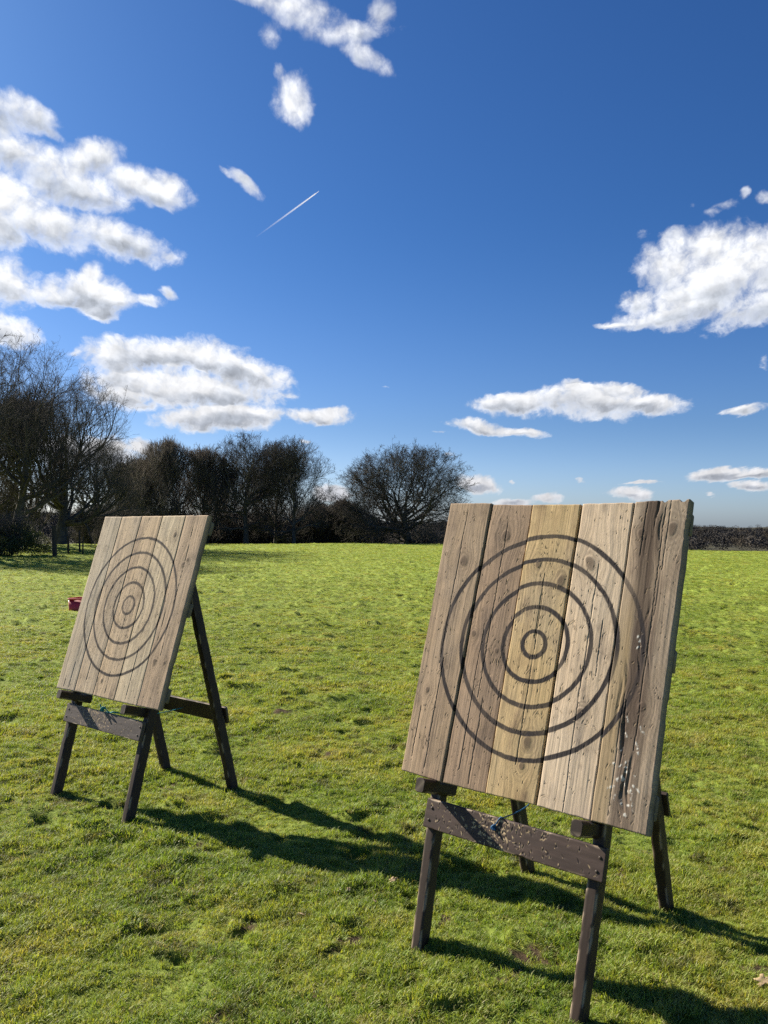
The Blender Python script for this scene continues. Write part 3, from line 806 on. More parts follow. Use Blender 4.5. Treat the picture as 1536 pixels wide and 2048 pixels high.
M_screw = mat_plain('rusty_steel', (.035, .022, .015), .6, .4, 90, .4)
M_rope = mat_plain('turquoise_cord', (.02, .22, .26), .6, .3, 60)
M_rope2 = mat_plain('blue_cord', (.015, .09, .20), .6, .3, 60)

def build_target(o, yaw, lean, planks, rings, board_c, step, names, easel, seed):
    r = np.array([math.cos(yaw), math.sin(yaw), 0]); n = np.array([math.sin(yaw) * math.cos(lean), -math.cos(yaw) * math.cos(lean), math.sin(lean)])
    u = np.cross(n, r) * -1
    if u[2] < 0: u = -u
    o = np.array(o, float)
    W = planks[-1]['q'][1][0]
    bt = empty('target_board', tuple(o + r * W / 2)); tag(bt, names[0], 'target', 'wooden throwing targets on easels')
    base = o - np.array(bt.location)
    for i, c in enumerate(planks):
        make_plank(c, rings, (base, r, u, n), step, seed + 100 * i, board_c, bt)
    T = .036
    H = planks[0]['q'][2][1]
    for k, (uu, ext) in enumerate(((1.115, .006), (.60, .004), (.09, .002))):
        p0 = base + r * (.012) + u * uu - n * (T + .0125); p1 = base + r * (W + ext) + u * uu - n * (T + .0125)
        timber('batten', p0, p1, u, .085, .024, bt, M_wood, raw_fn((.20, .17, .12)), .012, seed + k, seglen=.03)
    # easel ------------------------------------------------------------------
    E_ = easel
    mid = (np.array(E_['fl']) + np.array(E_['fr']) + np.array(E_['bl']) + np.array(E_['br'])) / 4
    ea = empty('easel', (mid[0], mid[1], 0)); tag(ea, names[1], 'easel', 'brown wooden A-frame easels')
    eb = np.array([mid[0], mid[1], 0.0])
    Q = lambda a, b, c: o + r * a + u * b + n * c - eb
    pf = paint_fn(worn=E_['worn'])
    lw, ld = .047, .064
    fdir = u
    legs_top = {}
    for s, key, rt_ in (('l', 'fl', E_['rl']), ('r', 'fr', E_['rr'])):
        foot = np.array([E_[key][0], E_[key][1], gz(*E_[key]) - .03]) - eb
        # front leg rises along the frame to behind the top of the board
        top = Q(rt_, 1.02, -.092)
        timber('leg', foot, top, r, lw, ld, ea, M_paint, pf, .006, seed + (1 if s == 'l' else 2), seglen=.012, ragged=.006)
        legs_top[s] = top
    back = {}
    for s, key in (('l', 'bl'), ('r', 'br')):
        foot = np.array([E_[key][0], E_[key][1], gz(*E_[key]) - .03]) - eb
        top = legs_top[s] - n * .02 + r * (-.052 if s == 'r' else .052) - fdir * .03
        timber('leg', foot, top, r, lw, ld, ea, M_paint, pf, .008, seed + (3 if s == 'l' else 4), seglen=.015, ragged=.003)
        back[s] = (foot, top)
    # front rail, full of knife marks
    ra, rb = E_['rail']; um = E_['railu']
    cn = E_['railn']
    timber('front_rail', Q(ra, um, cn), Q(rb, um, cn), u, .116, .024, ea, M_paint,
           paint_fn(base=E_.get('railcol', (.048, .031, .025)), worn=.35, chips=E_['chips'], chipface=E_.get('cface', 2)), .0026 if seed < 500 else .004, seed + 5, bev=.0025, ragged=.003)
    for rp_ in (ra + .022, rb - .024):
        for du_ in (.022, -.026):
            c0 = Q(rp_ + .006 * (du_ > 0), um + du_, cn + .0105)
            th_ = np.linspace(0, 2 * np.pi, 10, endpoint=False)
            ring_ = lambda rad, h_: [c0 + (r * math.cos(t_) + u * math.sin(t_)) * rad + n * h_ for t_ in th_]
            Vb = np.array(ring_(.0058, 0) + ring_(.0056, .0032) + ring_(.0040, .0042)); jj = np.arange(10); jn_ = (jj + 1) % 10
            Fb = [np.concatenate([np.stack([q_ * 10 + jj, q_ * 10 + jn_, q_ * 10 + 10 + jn_, q_ * 10 + 10 + jj], -1) for q_ in (0, 1)]), (20 + jj)[None]]
            link('screw', mesh_np('screw', Vb, Fb, M_screw), ea)
    # rear rail across the back of the back legs
    fL, tL = back['l']; fR, tR = back['r']
    t = E_['rear_t']; a = fL + (tL - fL) * t; b = fR + (tR - fR) * t
    rd = (b - a) / np.linalg.norm(b - a); lg = (tR - fR) / np.linalg.norm(tR - fR)
    bn = np.cross(rd, lg); bn = bn / np.linalg.norm(bn)
    if bn[1] < 0: bn = -bn
    off = bn * (ld / 2 + .012)
    timber('rear_rail', a - rd * .04 + off, b + rd * .040 + off, lg, .110, .022, ea, M_paint, paint_fn(worn=.6), .01, seed + 6, seglen=.02)
    # pegs under the board
    for k, rp in enumerate(E_['pegs']):
        timber('peg', Q(rp, -.031, .080), Q(rp, -.031, -.150), r, .044, .056, ea, M_paint, paint_fn(worn=.8), .005, seed + 7 + k, bev=.005, ragged=.004)
    # hinge pins at the top and coach bolts
    timber('hinge_pin', legs_top['l'] - r * .04 - fdir * .05 - n * .01, legs_top['r'] + r * .04 - fdir * .05 - n * .01, u, .016, .016, ea, M_paint, paint_fn(worn=.2), .008, seed + 9, seglen=.1)
    # cord
    rearpt = a + (b - a) * E_['rope'][1] + lg * .01
    fr_ = Q(E_['rope'][0], um + .060, cn + .012); fr2 = Q(E_['rope'][0], um + .062, cn - .018)
    hole = Q(E_['rope'][0] - E_.get('kn', 0.0), um + E_.get('knu', .035), cn + .016)
    mid_ = (fr2 + rearpt) / 2 - np.array([0, 0, .03])
    ropeM = E_['ropemat']
    tube('cord', [hole, fr_, fr2, mid_, rearpt], .0026, ea, ropeM)
    rng = np.random.default_rng(seed)
    kn = [hole + rng.normal(0, .007, 3) for _ in range(9)]
    tube('cord_knot', kn, .0038, ea, ropeM, 6)
    if E_.get('loop'):
        lp = [hole, hole + r * .03 - n * -.02 + np.array([0, 0, .02]), hole + r * .07 + np.array([0, 0, -.006]), hole + r * .12 + np.array([0, 0, .004]), hole + r * .16 - n * .05]
        tube('cord', lp, .0032, ea, ropeM)
        tube('cord', [hole, hole - r * .02 + np.array([0, 0, .012]), hole - r * .03 + np.array([0, 0, .03])], .0036, ea, ropeM)
    return bt, ea

RC = (.020, .017, .020)
near_planks = [
 dict(q=((.006, .001), (.217, -.005), (-.007, 1.200), (.2165, 1.199)), col=(0.331, 0.237, 0.155), alt=(0.199, 0.144, 0.103), grey=(0.364, 0.286, 0.211), greyf=.4, knots=[(.125, .93, .028), (.06, .35, .016)], cracks=[(.10, .45, 1.2, .0022), (.118, 0, .5, .0016), (.045, .05, .3, .001)], nicks=90, check=.6, chip=.6),
 dict(q=((.2262, -.005), (.4355, -.004), (.2262, 1.193), (.429, 1.188)), col=(0.287, 0.199, 0.133), alt=(0.185, 0.131, 0.095), grey=(0.333, 0.250, 0.180), greyf=.3, knots=[(.10, 1.06, .032), (.02, .62, .018), (.15, .56, .018)], cracks=[(.07, .05, .7, .0018), (.10, .35, 1.15, .0012), (.125, 0, .4, .001)], nicks=90, proud=-.003, slip=(.006, -.005)),
 dict(q=((.4375, -.003), (.657, .002), (.432, 1.188), (.655, 1.187)), col=(.44, .318, .165), alt=(.26, .175, .095), grey=(.38, .305, .21), greyf=.5, knots=[(.07, .93, .022), (.185, .87, .03), (.15, .22, .030), (.14, .13, .02)], cracks=[(.115, .12, .85, .0011), (.11, .6, .9, .001)], nicks=55, rings_freq=420, linef=.09, check=.25, proud=.001),
 dict(q=((.6668, .001), (.8835, 0), (.6655, 1.189), (.8835, 1.192)), col=(0.498, 0.381, 0.266), alt=(0.310, 0.246, 0.191), grey=(0.512, 0.416, 0.310), greyf=.5, knots=[(.07, .94, .034), (.12, .36, .022)], cracks=[(.108, .0, .95, .0014), (.16, .5, .75, .0012)], nicks=85, proud=.002, slip=(-.004, .005), scribe=[(.135, .83, .021), (.09, .72, .012)]),
 dict(q=((.8865, 0), (1.093, -.001), (.8885, 1.194), (1.101, 1.203)), col=(0.316, 0.240, 0.169), alt=(0.197, 0.146, 0.107), grey=(0.330, 0.270, 0.207), greyf=.6, knots=[(.04, 1.06, .022), (.155, 1.08, .032), (.13, .42, .02)], cracks=[(.125, .25, 1.2, .0022), (.14, .9, 1.203, .002), (.05, .95, 1.203, .0025), (.062, .0, .5, .0012)], nicks=110, furrow=(.22, .62), stain=1, streak=(.0, .28), bird=[(.095, .26, 9), (.075, .15, 5), (.135, .12, 10), (.135, .27, 5), (.12, .05, 3), (.10, .60, 2)], saw=1, proud=.003, chip=.5, slip=(.003, -.004), toprag=1, rag=1.0, check=.8, side=(.13, .115, .085), t=.043, fade=.35),
]
far_planks = [
 dict(q=((.004, -.005), (.213, .001), (0, 1.181), (.199, 1.180)), col=(0.430, 0.344, 0.245), alt=(0.256, 0.210, 0.158), grey=(0.469, 0.397, 0.305), greyf=.6, knots=[], cracks=[(.14, 0, .2, .0015), (.08, 0, .12, .0012)], nicks=70, chip=.6),
 dict(q=((.2155, .002), (.421, .002), (.2025, 1.180), (.4225, 1.184)), col=(0.489, 0.367, 0.245), alt=(0.293, 0.225, 0.162), grey=(0.481, 0.391, 0.290), greyf=.5, knots=[(.1, .7, .016)], cracks=[(.10, .05, .5, .0012)], nicks=70),
 dict(q=((.4225, .002), (.6465, -.001), (.4245, 1.184), (.640, 1.185)), col=(0.486, 0.355, 0.227), alt=(0.251, 0.179, 0.127), grey=(0.463, 0.367, 0.265), greyf=.35, knots=[(.05, .1, .015)], cracks=[(.09, .3, 1.18, .0014), (.12, 0, .6, .0014)], nicks=70, linef=.1),
 dict(q=((.648, -.001), (.8775, 0), (.6415, 1.185), (.870, 1.188)), col=(0.507, 0.395, 0.265), alt=(0.308, 0.244, 0.175), grey=(0.513, 0.432, 0.306), greyf=.55, knots=[(.17, 1.06, .02), (.1, .45, .022)], cracks=[(.11, 0, .35, .0014)], nicks=60),
 dict(q=((.879, 0), (1.082, .004), (.8725, 1.188), (1.087, 1.190)), col=(0.408, 0.295, 0.197), alt=(0.205, 0.149, 0.108), grey=(0.429, 0.338, 0.244), greyf=.35, knots=[(.09, .87, .024), (.06, .27, .026), (.15, .27, .016), (.12, .9, .018)], cracks=[(.10, .3, 1.19, .002), (.04, .35, .6, .0012)], nicks=80, chip=.9, toprag=.5, rag=1.5, side=(.12, .10, .07)),
]
RN = dict(R=(.4572, .358, .2575, .1598, .0612), w=.0178, col=RC, op=.98)
RF = dict(R=(.4525, .3549, .2552, .1571, .066), w=.0162, col=RC, op=.96)

build_target((.0759, 3.5017, .659), -.7224, .3021, near_planks, RN, (.5459, .5984), .0026,
  ('nearer square plank board with a yellow middle plank and five painted black rings', 'nearer dark brown wooden easel holding the board with the yellow plank'),
  dict(fl=(.1516, 3.288), fr=(.672, 2.815), bl=(.7292, 4.062), br=(1.275, 3.667), rl=.085, rr=.888, rail=(.146, .940), railu=-.137, railn=-.050, pegs=(.180, .877), worn=.75,
       chips=190, rear_t=.326, rope=(.50, .25), ropemat=M_rope2, kn=.02, knu=.018), 40)
build_target((-2.1518, 5.4049, .6195), -.6599, .2998, far_planks, RF, (.5368, .5879), .0042,
  ('farther square plank board of even grey-brown planks with five painted black rings', 'farther dark brown wooden easel holding the even grey-brown board'),
  dict(fl=(-2.069, 5.210), fr=(-1.472, 4.751), bl=(-1.5003, 5.739), br=(-.968, 5.387), rl=.04, rr=.84, rail=(.128, .930), railu=-.137, railn=-.050, pegs=(.186, .872), worn=.3,
       chips=150, rear_t=.320, rope=(.57, .5), ropemat=M_rope, railcol=(.072, .056, .050), loop=True, kn=.05, knu=.068), 640)

# ----------------------------------------------------------------- trees
def rot_about(v, ax, ang):
    c, s = np.cos(ang)[:, None], np.sin(ang)[:, None]
    return v * c + np.cross(ax, v) * s + ax * (np.sum(ax * v, 1, keepdims=True)) * (1 - c)
def unit(v): return v / (np.linalg.norm(v, axis=1, keepdims=True) + 1e-9)

def envelope_len(p, d, cz, R, rz, zmin):
    """distance from p along d to the crown ellipsoid"""
    s = np.array([R, R, rz]); c = np.array([0, 0, cz])
    P = (p - c) / s; Dv = d / s
    a = np.sum(Dv * Dv, 1); b = 2 * np.sum(P * Dv, 1); cc = np.sum(P * P, 1) - 1
    disc = b * b - 4 * a * cc
    t = np.where(disc > 0, (-b + np.sqrt(np.maximum(disc, 0))) / (2 * a), 0)
    tz = np.where(d[:, 2] < -1e-3, (zmin - p[:, 2]) / np.minimum(d[:, 2], -1e-3), 1e9)
    return np.clip(np.minimum(t, tz), 0, None)

def run_level(rng, p, d, ln, r0, K, wig, trop, tip):
    n = len(p); P = np.zeros((n, K + 1, 3)); Rr = np.zeros((n, K + 1)); P[:, 0] = p; Rr[:, 0] = r0
    dirs = np.zeros((n, K + 1, 3)); dirs[:, 0] = d
    cur = d.copy()
    for k in range(K):
        cur = unit(cur + rng.normal(0, wig, (n, 3)) + np.array([0, 0, trop]))
        P[:, k + 1] = P[:, k] + cur * (ln / K)[:, None]; dirs[:, k + 1] = cur
        t = (k + 1) / K
        Rr[:, k + 1] = np.maximum(r0 * (1 - t * .82), tip)
    return P, Rr, dirs

def tubes_np(P, Rr, S):
    n, K1, _ = P.shape
    T = np.gradient(P, axis=1); T /= np.linalg.norm(T, axis=2, keepdims=True) + 1e-9
    ref = np.array([.31, .87, .12]); A = np.cross(T, ref); A /= np.linalg.norm(A, axis=2, keepdims=True) + 1e-9; B = np.cross(T, A)
    th = np.linspace(0, 2 * np.pi, S, endpoint=False)
    V = P[:, :, None] + Rr[:, :, None, None] * (np.cos(th)[None, None, :, None] * A[:, :, None] + np.sin(th)[None, None, :, None] * B[:, :, None])
    V = V.reshape(-1, 3)
    b = np.arange(n)[:, None, None] * (K1 * S); k = np.arange(K1 - 1)[None, :, None] * S; s = np.arange(S)[None, None]; sn = (s + 1) % S
    F = np.stack([b + k + s, b + k + sn, b + k + S + sn, b + k + S + s], -1).reshape(-1, 4)
    return V, F

def gen_tree(seed, H, R, th, tr, stems=1, limbs=9, nch=(11, 9, 8, 4), cz=None, elev=(12, 70), wig=.22, trop=.06, zmin=1.2, tip=.006, ratio=(.55, .5, .5, .5), spread=1.0, upright=0.0):
    rng = np.random.default_rng(seed)
    cz = cz if cz is not None else H * .52; rz = H - cz
    trunkV = []; trunkF = []; cV = []; cF = []; n0 = [0, 0]
    def add(which, V, F):
        if which == 0: trunkV.append(V); trunkF.append(F + n0[0]); n0[0] += len(V)
        else: cV.append(V); cF.append(F + n0[1]); n0[1] += len(V)
    starts = []; 
    p = np.zeros((stems, 3)); p[:, :2] = rng.normal(0, tr * .9 * (stems > 1), (stems, 2)); p[:, 2] = -.3
    d = unit(np.stack([rng.normal(0, .18 * (stems > 1) + .04, stems), rng.normal(0, .18 * (stems > 1) + .04, stems), np.ones(stems)], 1))
    K0 = 10
    P0, R0, d0 = run_level(rng, p, d, np.full(stems, H * .62) * rng.uniform(.8, 1.1, stems), np.full(stems, tr), K0, .06, .05, tip * 3)
    R0[:, 0] *= 1.45; R0[:, 1] *= 1.12
    V, F = tubes_np(P0, R0, 9); add(0, V, F)
    # limbs
    nL = limbs * stems
    tt = rng.uniform(max(.12, th / (H * .62)), 1.0, nL); ib = np.arange(nL) % stems
    idx = tt * K0; i0 = np.clip(idx.astype(int), 0, K0 - 1); f = (idx - i0)[:, None]
    p = P0[ib, i0] * (1 - f) + P0[ib, i0 + 1] * f
    rr = R0[ib, i0] * (1 - f[:, 0]) + R0[ib, i0 + 1] * f[:, 0]
    az = (np.arange(nL) * 2.39996 + rng.uniform(-.5, .5, nL)); el = np.radians(elev[0] + (elev[1] - elev[0]) * (tt - tt.min()) / (np.ptp(tt) + 1e-6) + rng.uniform(-12, 12, nL))
    d = np.stack([np.cos(az) * np.cos(el), np.sin(az) * np.cos(el), np.sin(el)], 1)
    ln = envelope_len(p, d, cz, R, rz, zmin) * rng.uniform(.78, 1.02, nL)
    r0 = np.clip(rr * rng.uniform(.45, .75, nL), tip * 4, None)
    Ks = (12, 8, 6, 4, 3); S_ = (7, 5, 4, 3, 3)
    P, Rr, dd = run_level(rng, p, d, ln, r0, Ks[0], wig * .75, trop, tip * 2)
    V, F = tubes_np(P, Rr, S_[0]); add(0, V, F)
    for lev in range(len(nch)):
        m = nch[lev]; K = P.shape[1] - 1; n = len(P)
        par = np.repeat(np.arange(n), m)
        t = (np.tile(np.arange(m), n) + rng.uniform(0, 1, n * m)) / m
        t = (.14 if lev < 2 else .08) + t * (.86 if lev < 2 else .92)
        idx = t * K; i0 = np.clip(idx.astype(int), 0, K - 1); f = (idx - i0)[:, None]
        p = P[par, i0] * (1 - f) + P[par, i0 + 1] * f
        pr = Rr[par, i0] * (1 - f[:, 0]) + Rr[par, i0 + 1] * f[:, 0]
        pd = dd[par, i0 + 1]
        ax = unit(np.cross(pd, unit(rng.normal(size=(len(par), 3)))))
        ang = np.radians(rng.uniform(22, 62, len(par))) * spread
        d = unit(rot_about(pd, ax, ang) + np.array([0, 0, upright + .06]))
        plen = np.linalg.norm(P[par, -1] - P[par, 0], axis=1)
        want = plen * ratio[lev] * (1.15 - .55 * t) * rng.uniform(.6, 1.25, len(par))
        want = np.maximum(want, (.9, .5, .28, .14)[lev] * rng.uniform(.6, 1.2, len(par)))
        mx_ = envelope_len(p, d, cz, R * 1.03, rz * 1.03, zmin * .7) * rng.uniform(.7, 1.1, len(p)) + rng.uniform(0, (.9, .6, .45, .3)[lev], len(p))
        ln = np.minimum(want, np.maximum(mx_, .10))
        keep = (ln > .12 * (1.5 if lev < 2 else 1)); 
        p, d, ln, pr = p[keep], d[keep], ln[keep], pr[keep]
        r0 = np.maximum(pr * rng.uniform(.45, .72, len(p)), tip * (2.2, 1.6, 1.2, 1.0)[lev])
        P, Rr, dd = run_level(rng, p, d, ln, r0, Ks[lev + 1], wig * (1, 1, .9, .8)[lev], trop * .8 + upright * .3, tip * .55)
        V, F = tubes_np(P, Rr, S_[lev + 1]); add(1, V, F)
    return (np.concatenate(trunkV), np.concatenate(trunkF)), (np.concatenate(cV), np.concatenate(cF))

M_bark = mat_plain('bark', (.085, .076, .064), .95, .5, 3.0, .1, .6)
M_twig = mat_plain('twigs', (.085, .077, .068), .95, .35, 1.2, .1)
M_twig_pale = mat_plain('pale_twigs', (.125, .108, .09), .95, .35, 1.2, .1)
PROTO = {}
def proto(key, mt=None, **kw):
    t, c = gen_tree(**kw)
    PROTO[key] = (mesh_np(key + '_trunk', t[0], t[1], M_bark, smooth=True), mesh_np(key + '_crown', c[0], c[1], mt or M_twig))
    print(key, len(t[0]), len(c[0]))

RT = (.72, .62, .55, .5)
proto('wide_oak', seed=3, H=11.2, R=7.8, th=.3, tr=.34, stems=3, limbs=12, nch=(9, 8, 6, 3), cz=4.6, elev=(-8, 62), wig=.21, zmin=.3, tip=.0085, trop=.05, ratio=RT)
proto('round_oak', seed=8, H=12.5, R=5.6, th=2.0, tr=.38, stems=1, limbs=22, nch=(8, 7, 5, 3), cz=6.6, elev=(0, 78), wig=.2, zmin=.8, tip=.009, ratio=RT)
proto('tall_oak', seed=12, H=12.5, R=5.0, th=1.6, tr=.26, stems=1, limbs=24, nch=(8, 7, 5, 3), cz=6.6, elev=(5, 80), wig=.18, zmin=1.0, tip=.009, ratio=RT)
proto('fan_tree', M_twig_pale, seed=21, H=11.4, R=4.6, th=.9, tr=.18, stems=3, limbs=13, nch=(8, 7, 5, 3), cz=6.0, elev=(22, 86), wig=.14, zmin=.8, tip=.0085, upright=.16, spread=.8, trop=.08, ratio=RT)
proto('big_left', seed=31, H=15.6, R=8.4, th=2.4, tr=.42, stems=1, limbs=16, nch=(7, 6, 5, 4), cz=7.6, elev=(4, 76), wig=.15, zmin=1.6, tip=.0065, ratio=RT)
proto('spread_left', seed=44, H=12.8, R=7.4, th=1.9, tr=.42, stems=2, limbs=9, nch=(7, 6, 5, 4), cz=5.4, elev=(6, 64), wig=.14, zmin=1.2, tip=.0065, trop=.09, ratio=RT)
proto('scrub', seed=52, H=5.4, R=3.0, th=.2, tr=.06, stems=6, limbs=8, nch=(7, 6, 4, 3), cz=2.2, elev=(5, 80), wig=.22, zmin=.1, tip=.009, upright=.1)

def plant(key, px, dist, label, scale=1.0, rz=0.0, name='bare_tree', cat='tree', group='bare winter trees', dx=0.0, sz=None, zoff=0.0):
    g = at(px, 1090, dist)
    o = empty(name, (g.x + dx, g.y, gz(g.x + dx, g.y) + zoff), rz); o.scale = (scale, scale, sz or scale)
    tag(o, label, cat, group)
    tm, cm = PROTO[key]
    link('trunk', tm, o); link('crown', cm, o)
    return o

plant('big_left', 28, 58, 'tallest bare tree at the left edge, its straight trunk rising behind the dark bush', .85, .6)
plant('spread_left', 128, 61, 'spreading bare tree with low forked trunk beside the wooden fence posts', .93, 2.1)
plant('round_oak', -42, 60, 'bare tree cut off by the left edge of the photo', .92, 1.2)
def plant_xy(key, x, y, label, sc, rz):
    o = plant(key, 0, 50, label, sc, rz); o.location = (x, y, gz(x, y)); return o
plant_xy('round_oak', -25.5, 43, 'bare tree just outside the left edge, shading the grass behind the farther target', 1.10, 1.9)
plant_xy('spread_left', -33, 38, 'spreading bare tree outside the left edge, shading the grass at the left edge', 1.0, 5.1)
plant_xy('round_oak', -40, 44, 'bare tree farthest outside the left edge of the photo', 1.2, 3.4)
plant('fan_tree', 58, 70, 'slim bare tree between the tall left tree and the spreading forked tree', .98, 3.0)
plant('round_oak', 195, 84, 'bare tree half hidden behind the spreading tree by the fence posts', .86, 4.0)
plant('fan_tree', 330, 92, 'pale twiggy upright tree just behind the top of the farther target', 1.06, .3)
plant('fan_tree', 285, 96, 'pale twiggy tree between the spreading left tree and the farther target', .96, 1.9)
plant('fan_tree', 402, 93, 'fan-shaped bare tree above the right corner of the farther target', 1.00, 4.4)
plant('round_oak', 492, 90, 'large round-crowned oak, tallest of the middle clump', 1.0, .9)
plant('tall_oak', 550, 92, 'bare oak with thick dark trunk, middle of the three trunks right of the farther target', .96, 2.6)
plant('tall_oak', 588, 87, 'slim bare tree at the right end of the middle clump with one straight trunk', .92, 5.2)
plant('wide_oak', 814, 90, 'wide low-branched oak standing alone left of the nearer target', 1.16, 1.0, sz=1.0)
plant('round_oak', 455, 104, 'bare tree filling the background between the fan-shaped tree and the round oak', .92, 2.2)
plant('tall_oak', 520, 106, 'bare tree behind the gap between the round oak and the next trunk', .98, 3.3)
plant('round_oak', 350, 108, 'bare tree farthest back behind the pale upright trees', 1.0, 5.0)
plant('fan_tree', 245, 100, 'pale twiggy tree farthest left of the pale group above the fence posts', .98, 5.5)
plant('tall_oak', 620, 104, 'low bare tree at the right foot of the middle clump', .62, 1.1)
plant('fan_tree', 684, 100, 'pale thin tree touching the left limbs of the wide oak', .60, 4.0)
plant('fan_tree', 645, 106, 'small pale birch-like tree in the dip between the middle clump and the wide oak', .62, 2.5)
k = 0
for px, dist, sc, lab in ((250, 88, .85, 'leafless shrub behind the fence posts'), (440, 97, .9, 'leafless shrub low between the fan-shaped tree and the round oak'), (520, 98, .95, 'leafless shrub in the gap right of the round oak trunk'),
        (620, 96, .95, 'leafless shrub right beside the slim straight-trunked tree'), (655, 98, 1.15, 'pale leafless shrub in the dip between the two tree clumps'), (692, 98, 1.15, 'leafless shrub at the left foot of the wide lone oak'),
        (722, 101, 1.0, 'leafless shrub behind the left limbs of the wide oak'), (850, 104, .75, 'leafless shrub behind the right limbs of the wide oak'), (905, 100, .6, 'low leafless shrub at the top left corner of the nearer target'),
        (175, 74, .62, 'small leafless shrub beyond the fence post line'), (215, 70, .5, 'small leafless shrub by the top left of the farther target'), (-10, 72, .9, 'leafless shrub at the far left edge behind the dark bush'),
        (360, 100, 1.0, 'leafless shrub hidden low behind the pale upright tree')):
    plant('scrub', px, dist, lab, sc, k * 1.7, 'bare_shrub', 'shrub', 'leafless shrubs under the trees'); k += 1

def leafy(name, n, lobes, size, seed):
    """cloud of small leaf faces spread in a few overlapping lobes"""
    rng = np.random.default_rng(seed)
    lob = np.array(lobes); w = lob[:, 3] ** 2 * lob[:, 4]; pick = rng.choice(len(lob), n, p=w / w.sum())
    v = unit(rng.normal(size=(n, 3))) * (rng.uniform(0, 1, n) ** .42)[:, None]
    c = lob[pick, :3] + v * np.stack([lob[pick, 3], lob[pick, 3], lob[pick, 4]], 1)
    c = c * (1 + .10 * fbm(c[:, 0] * 1.7, c[:, 2] * 1.7 + c[:, 1], 3, seed)[:, None])
    c[:, 2] = np.maximum(c[:, 2], .02)
    a = unit(rng.normal(size=(n, 3))); b = unit(np.cross(a, rng.normal(size=(n, 3))))
    s = size * rng.uniform(.5, 1.4, n)[:, None]
    V = np.stack([c - a * s, c + b * s * .5, c + a * s, c - b * s * .5], 1).reshape(-1, 3)
    F = np.arange(n * 4).reshape(-1, 4)
    return V, F
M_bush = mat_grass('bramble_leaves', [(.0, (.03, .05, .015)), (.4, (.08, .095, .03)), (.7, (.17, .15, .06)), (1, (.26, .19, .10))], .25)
def bush(px, dist, lobes, n, size, label, seed):
    g = at(px, 1100, dist)
    o = empty('bush', (g.x, g.y, gz(g.x, g.y))); tag(o, label, 'bush', 'dark leafy bushes')
    V, F = leafy('l', n, lobes, size, seed)
    link('foliage', mesh_np('foliage', V, F, M_bush, {'dry': ('FLOAT', np.zeros(len(V)))}), o)
    t, c = gen_tree(seed=seed, H=1.9, R=1.6, th=.1, tr=.03, stems=7, limbs=5, nch=(6, 5), cz=.9, elev=(20, 80), wig=.2, zmin=.05, tip=.006)
    link('stem', mesh_np('stem', np.concatenate([t[0], c[0]]), [np.concatenate([t[1], c[1] + len(t[0])])], M_twig), o)
bush(22, 46, [(-1.2, 0, .7, 1.1, .8), (.1, .2, .85, 1.1, .9), (1.1, .1, .6, .8, .65), (-.3, -.5, .5, 1.2, .55), (1.6, .3, .35, .5, .4)], 26000, .035, 'dark brambly bush at the left edge in front of the tallest bare tree', 61)
bush(-60, 47, [(0, 0, .8, 1.3, .9), (.9, .2, .6, .8, .6)], 12000, .035, 'dark bush cut by the left edge of the photo beside the brambly bush', 62)

# undergrowth beneath the far trees, one mass
def undergrowth():
    rng = np.random.default_rng(91); Vs = []; Fs = []; n0 = 0
    for (x0, x1, dist, h) in ((200, 420, 101, 5.0), (400, 640, 100, 6.0), (600, 760, 103, 5.2), (720, 940, 106, 2.6)):
        a = at(x0, 1090, dist); b = at(x1, 1090, dist); n = 14000
        t = rng.uniform(0, 1, n); x = a.x + (b.x - a.x) * t; y = a.y + (b.y - a.y) * t + rng.normal(0, 2.0, n)
        hh = h * (1 + .45 * pn(x * .5, y * .3, 92)) * rng.uniform(.2, 1, n)
        zz = gh(x, y)
        d = unit(np.stack([rng.normal(0, .55, n), rng.normal(0, .55, n), np.ones(n)], 1))
        P, Rr, _ = run_level(rng, np.stack([x, y, zz + hh * rng.uniform(0, .7, n)], 1), d, hh * rng.uniform(.4, 1, n), np.full(n, .014), 4, .25, 0, .006)
        V, F = tubes_np(P, Rr, 3); Vs.append(V); Fs.append(F + n0); n0 += len(V)
    o = link('undergrowth', mesh_np('undergrowth', np.concatenate(Vs), np.concatenate(Fs), M_twig))
    tag(o, 'dark tangle of bare undergrowth beneath the far trees', 'undergrowth', kind='stuff')
undergrowth()

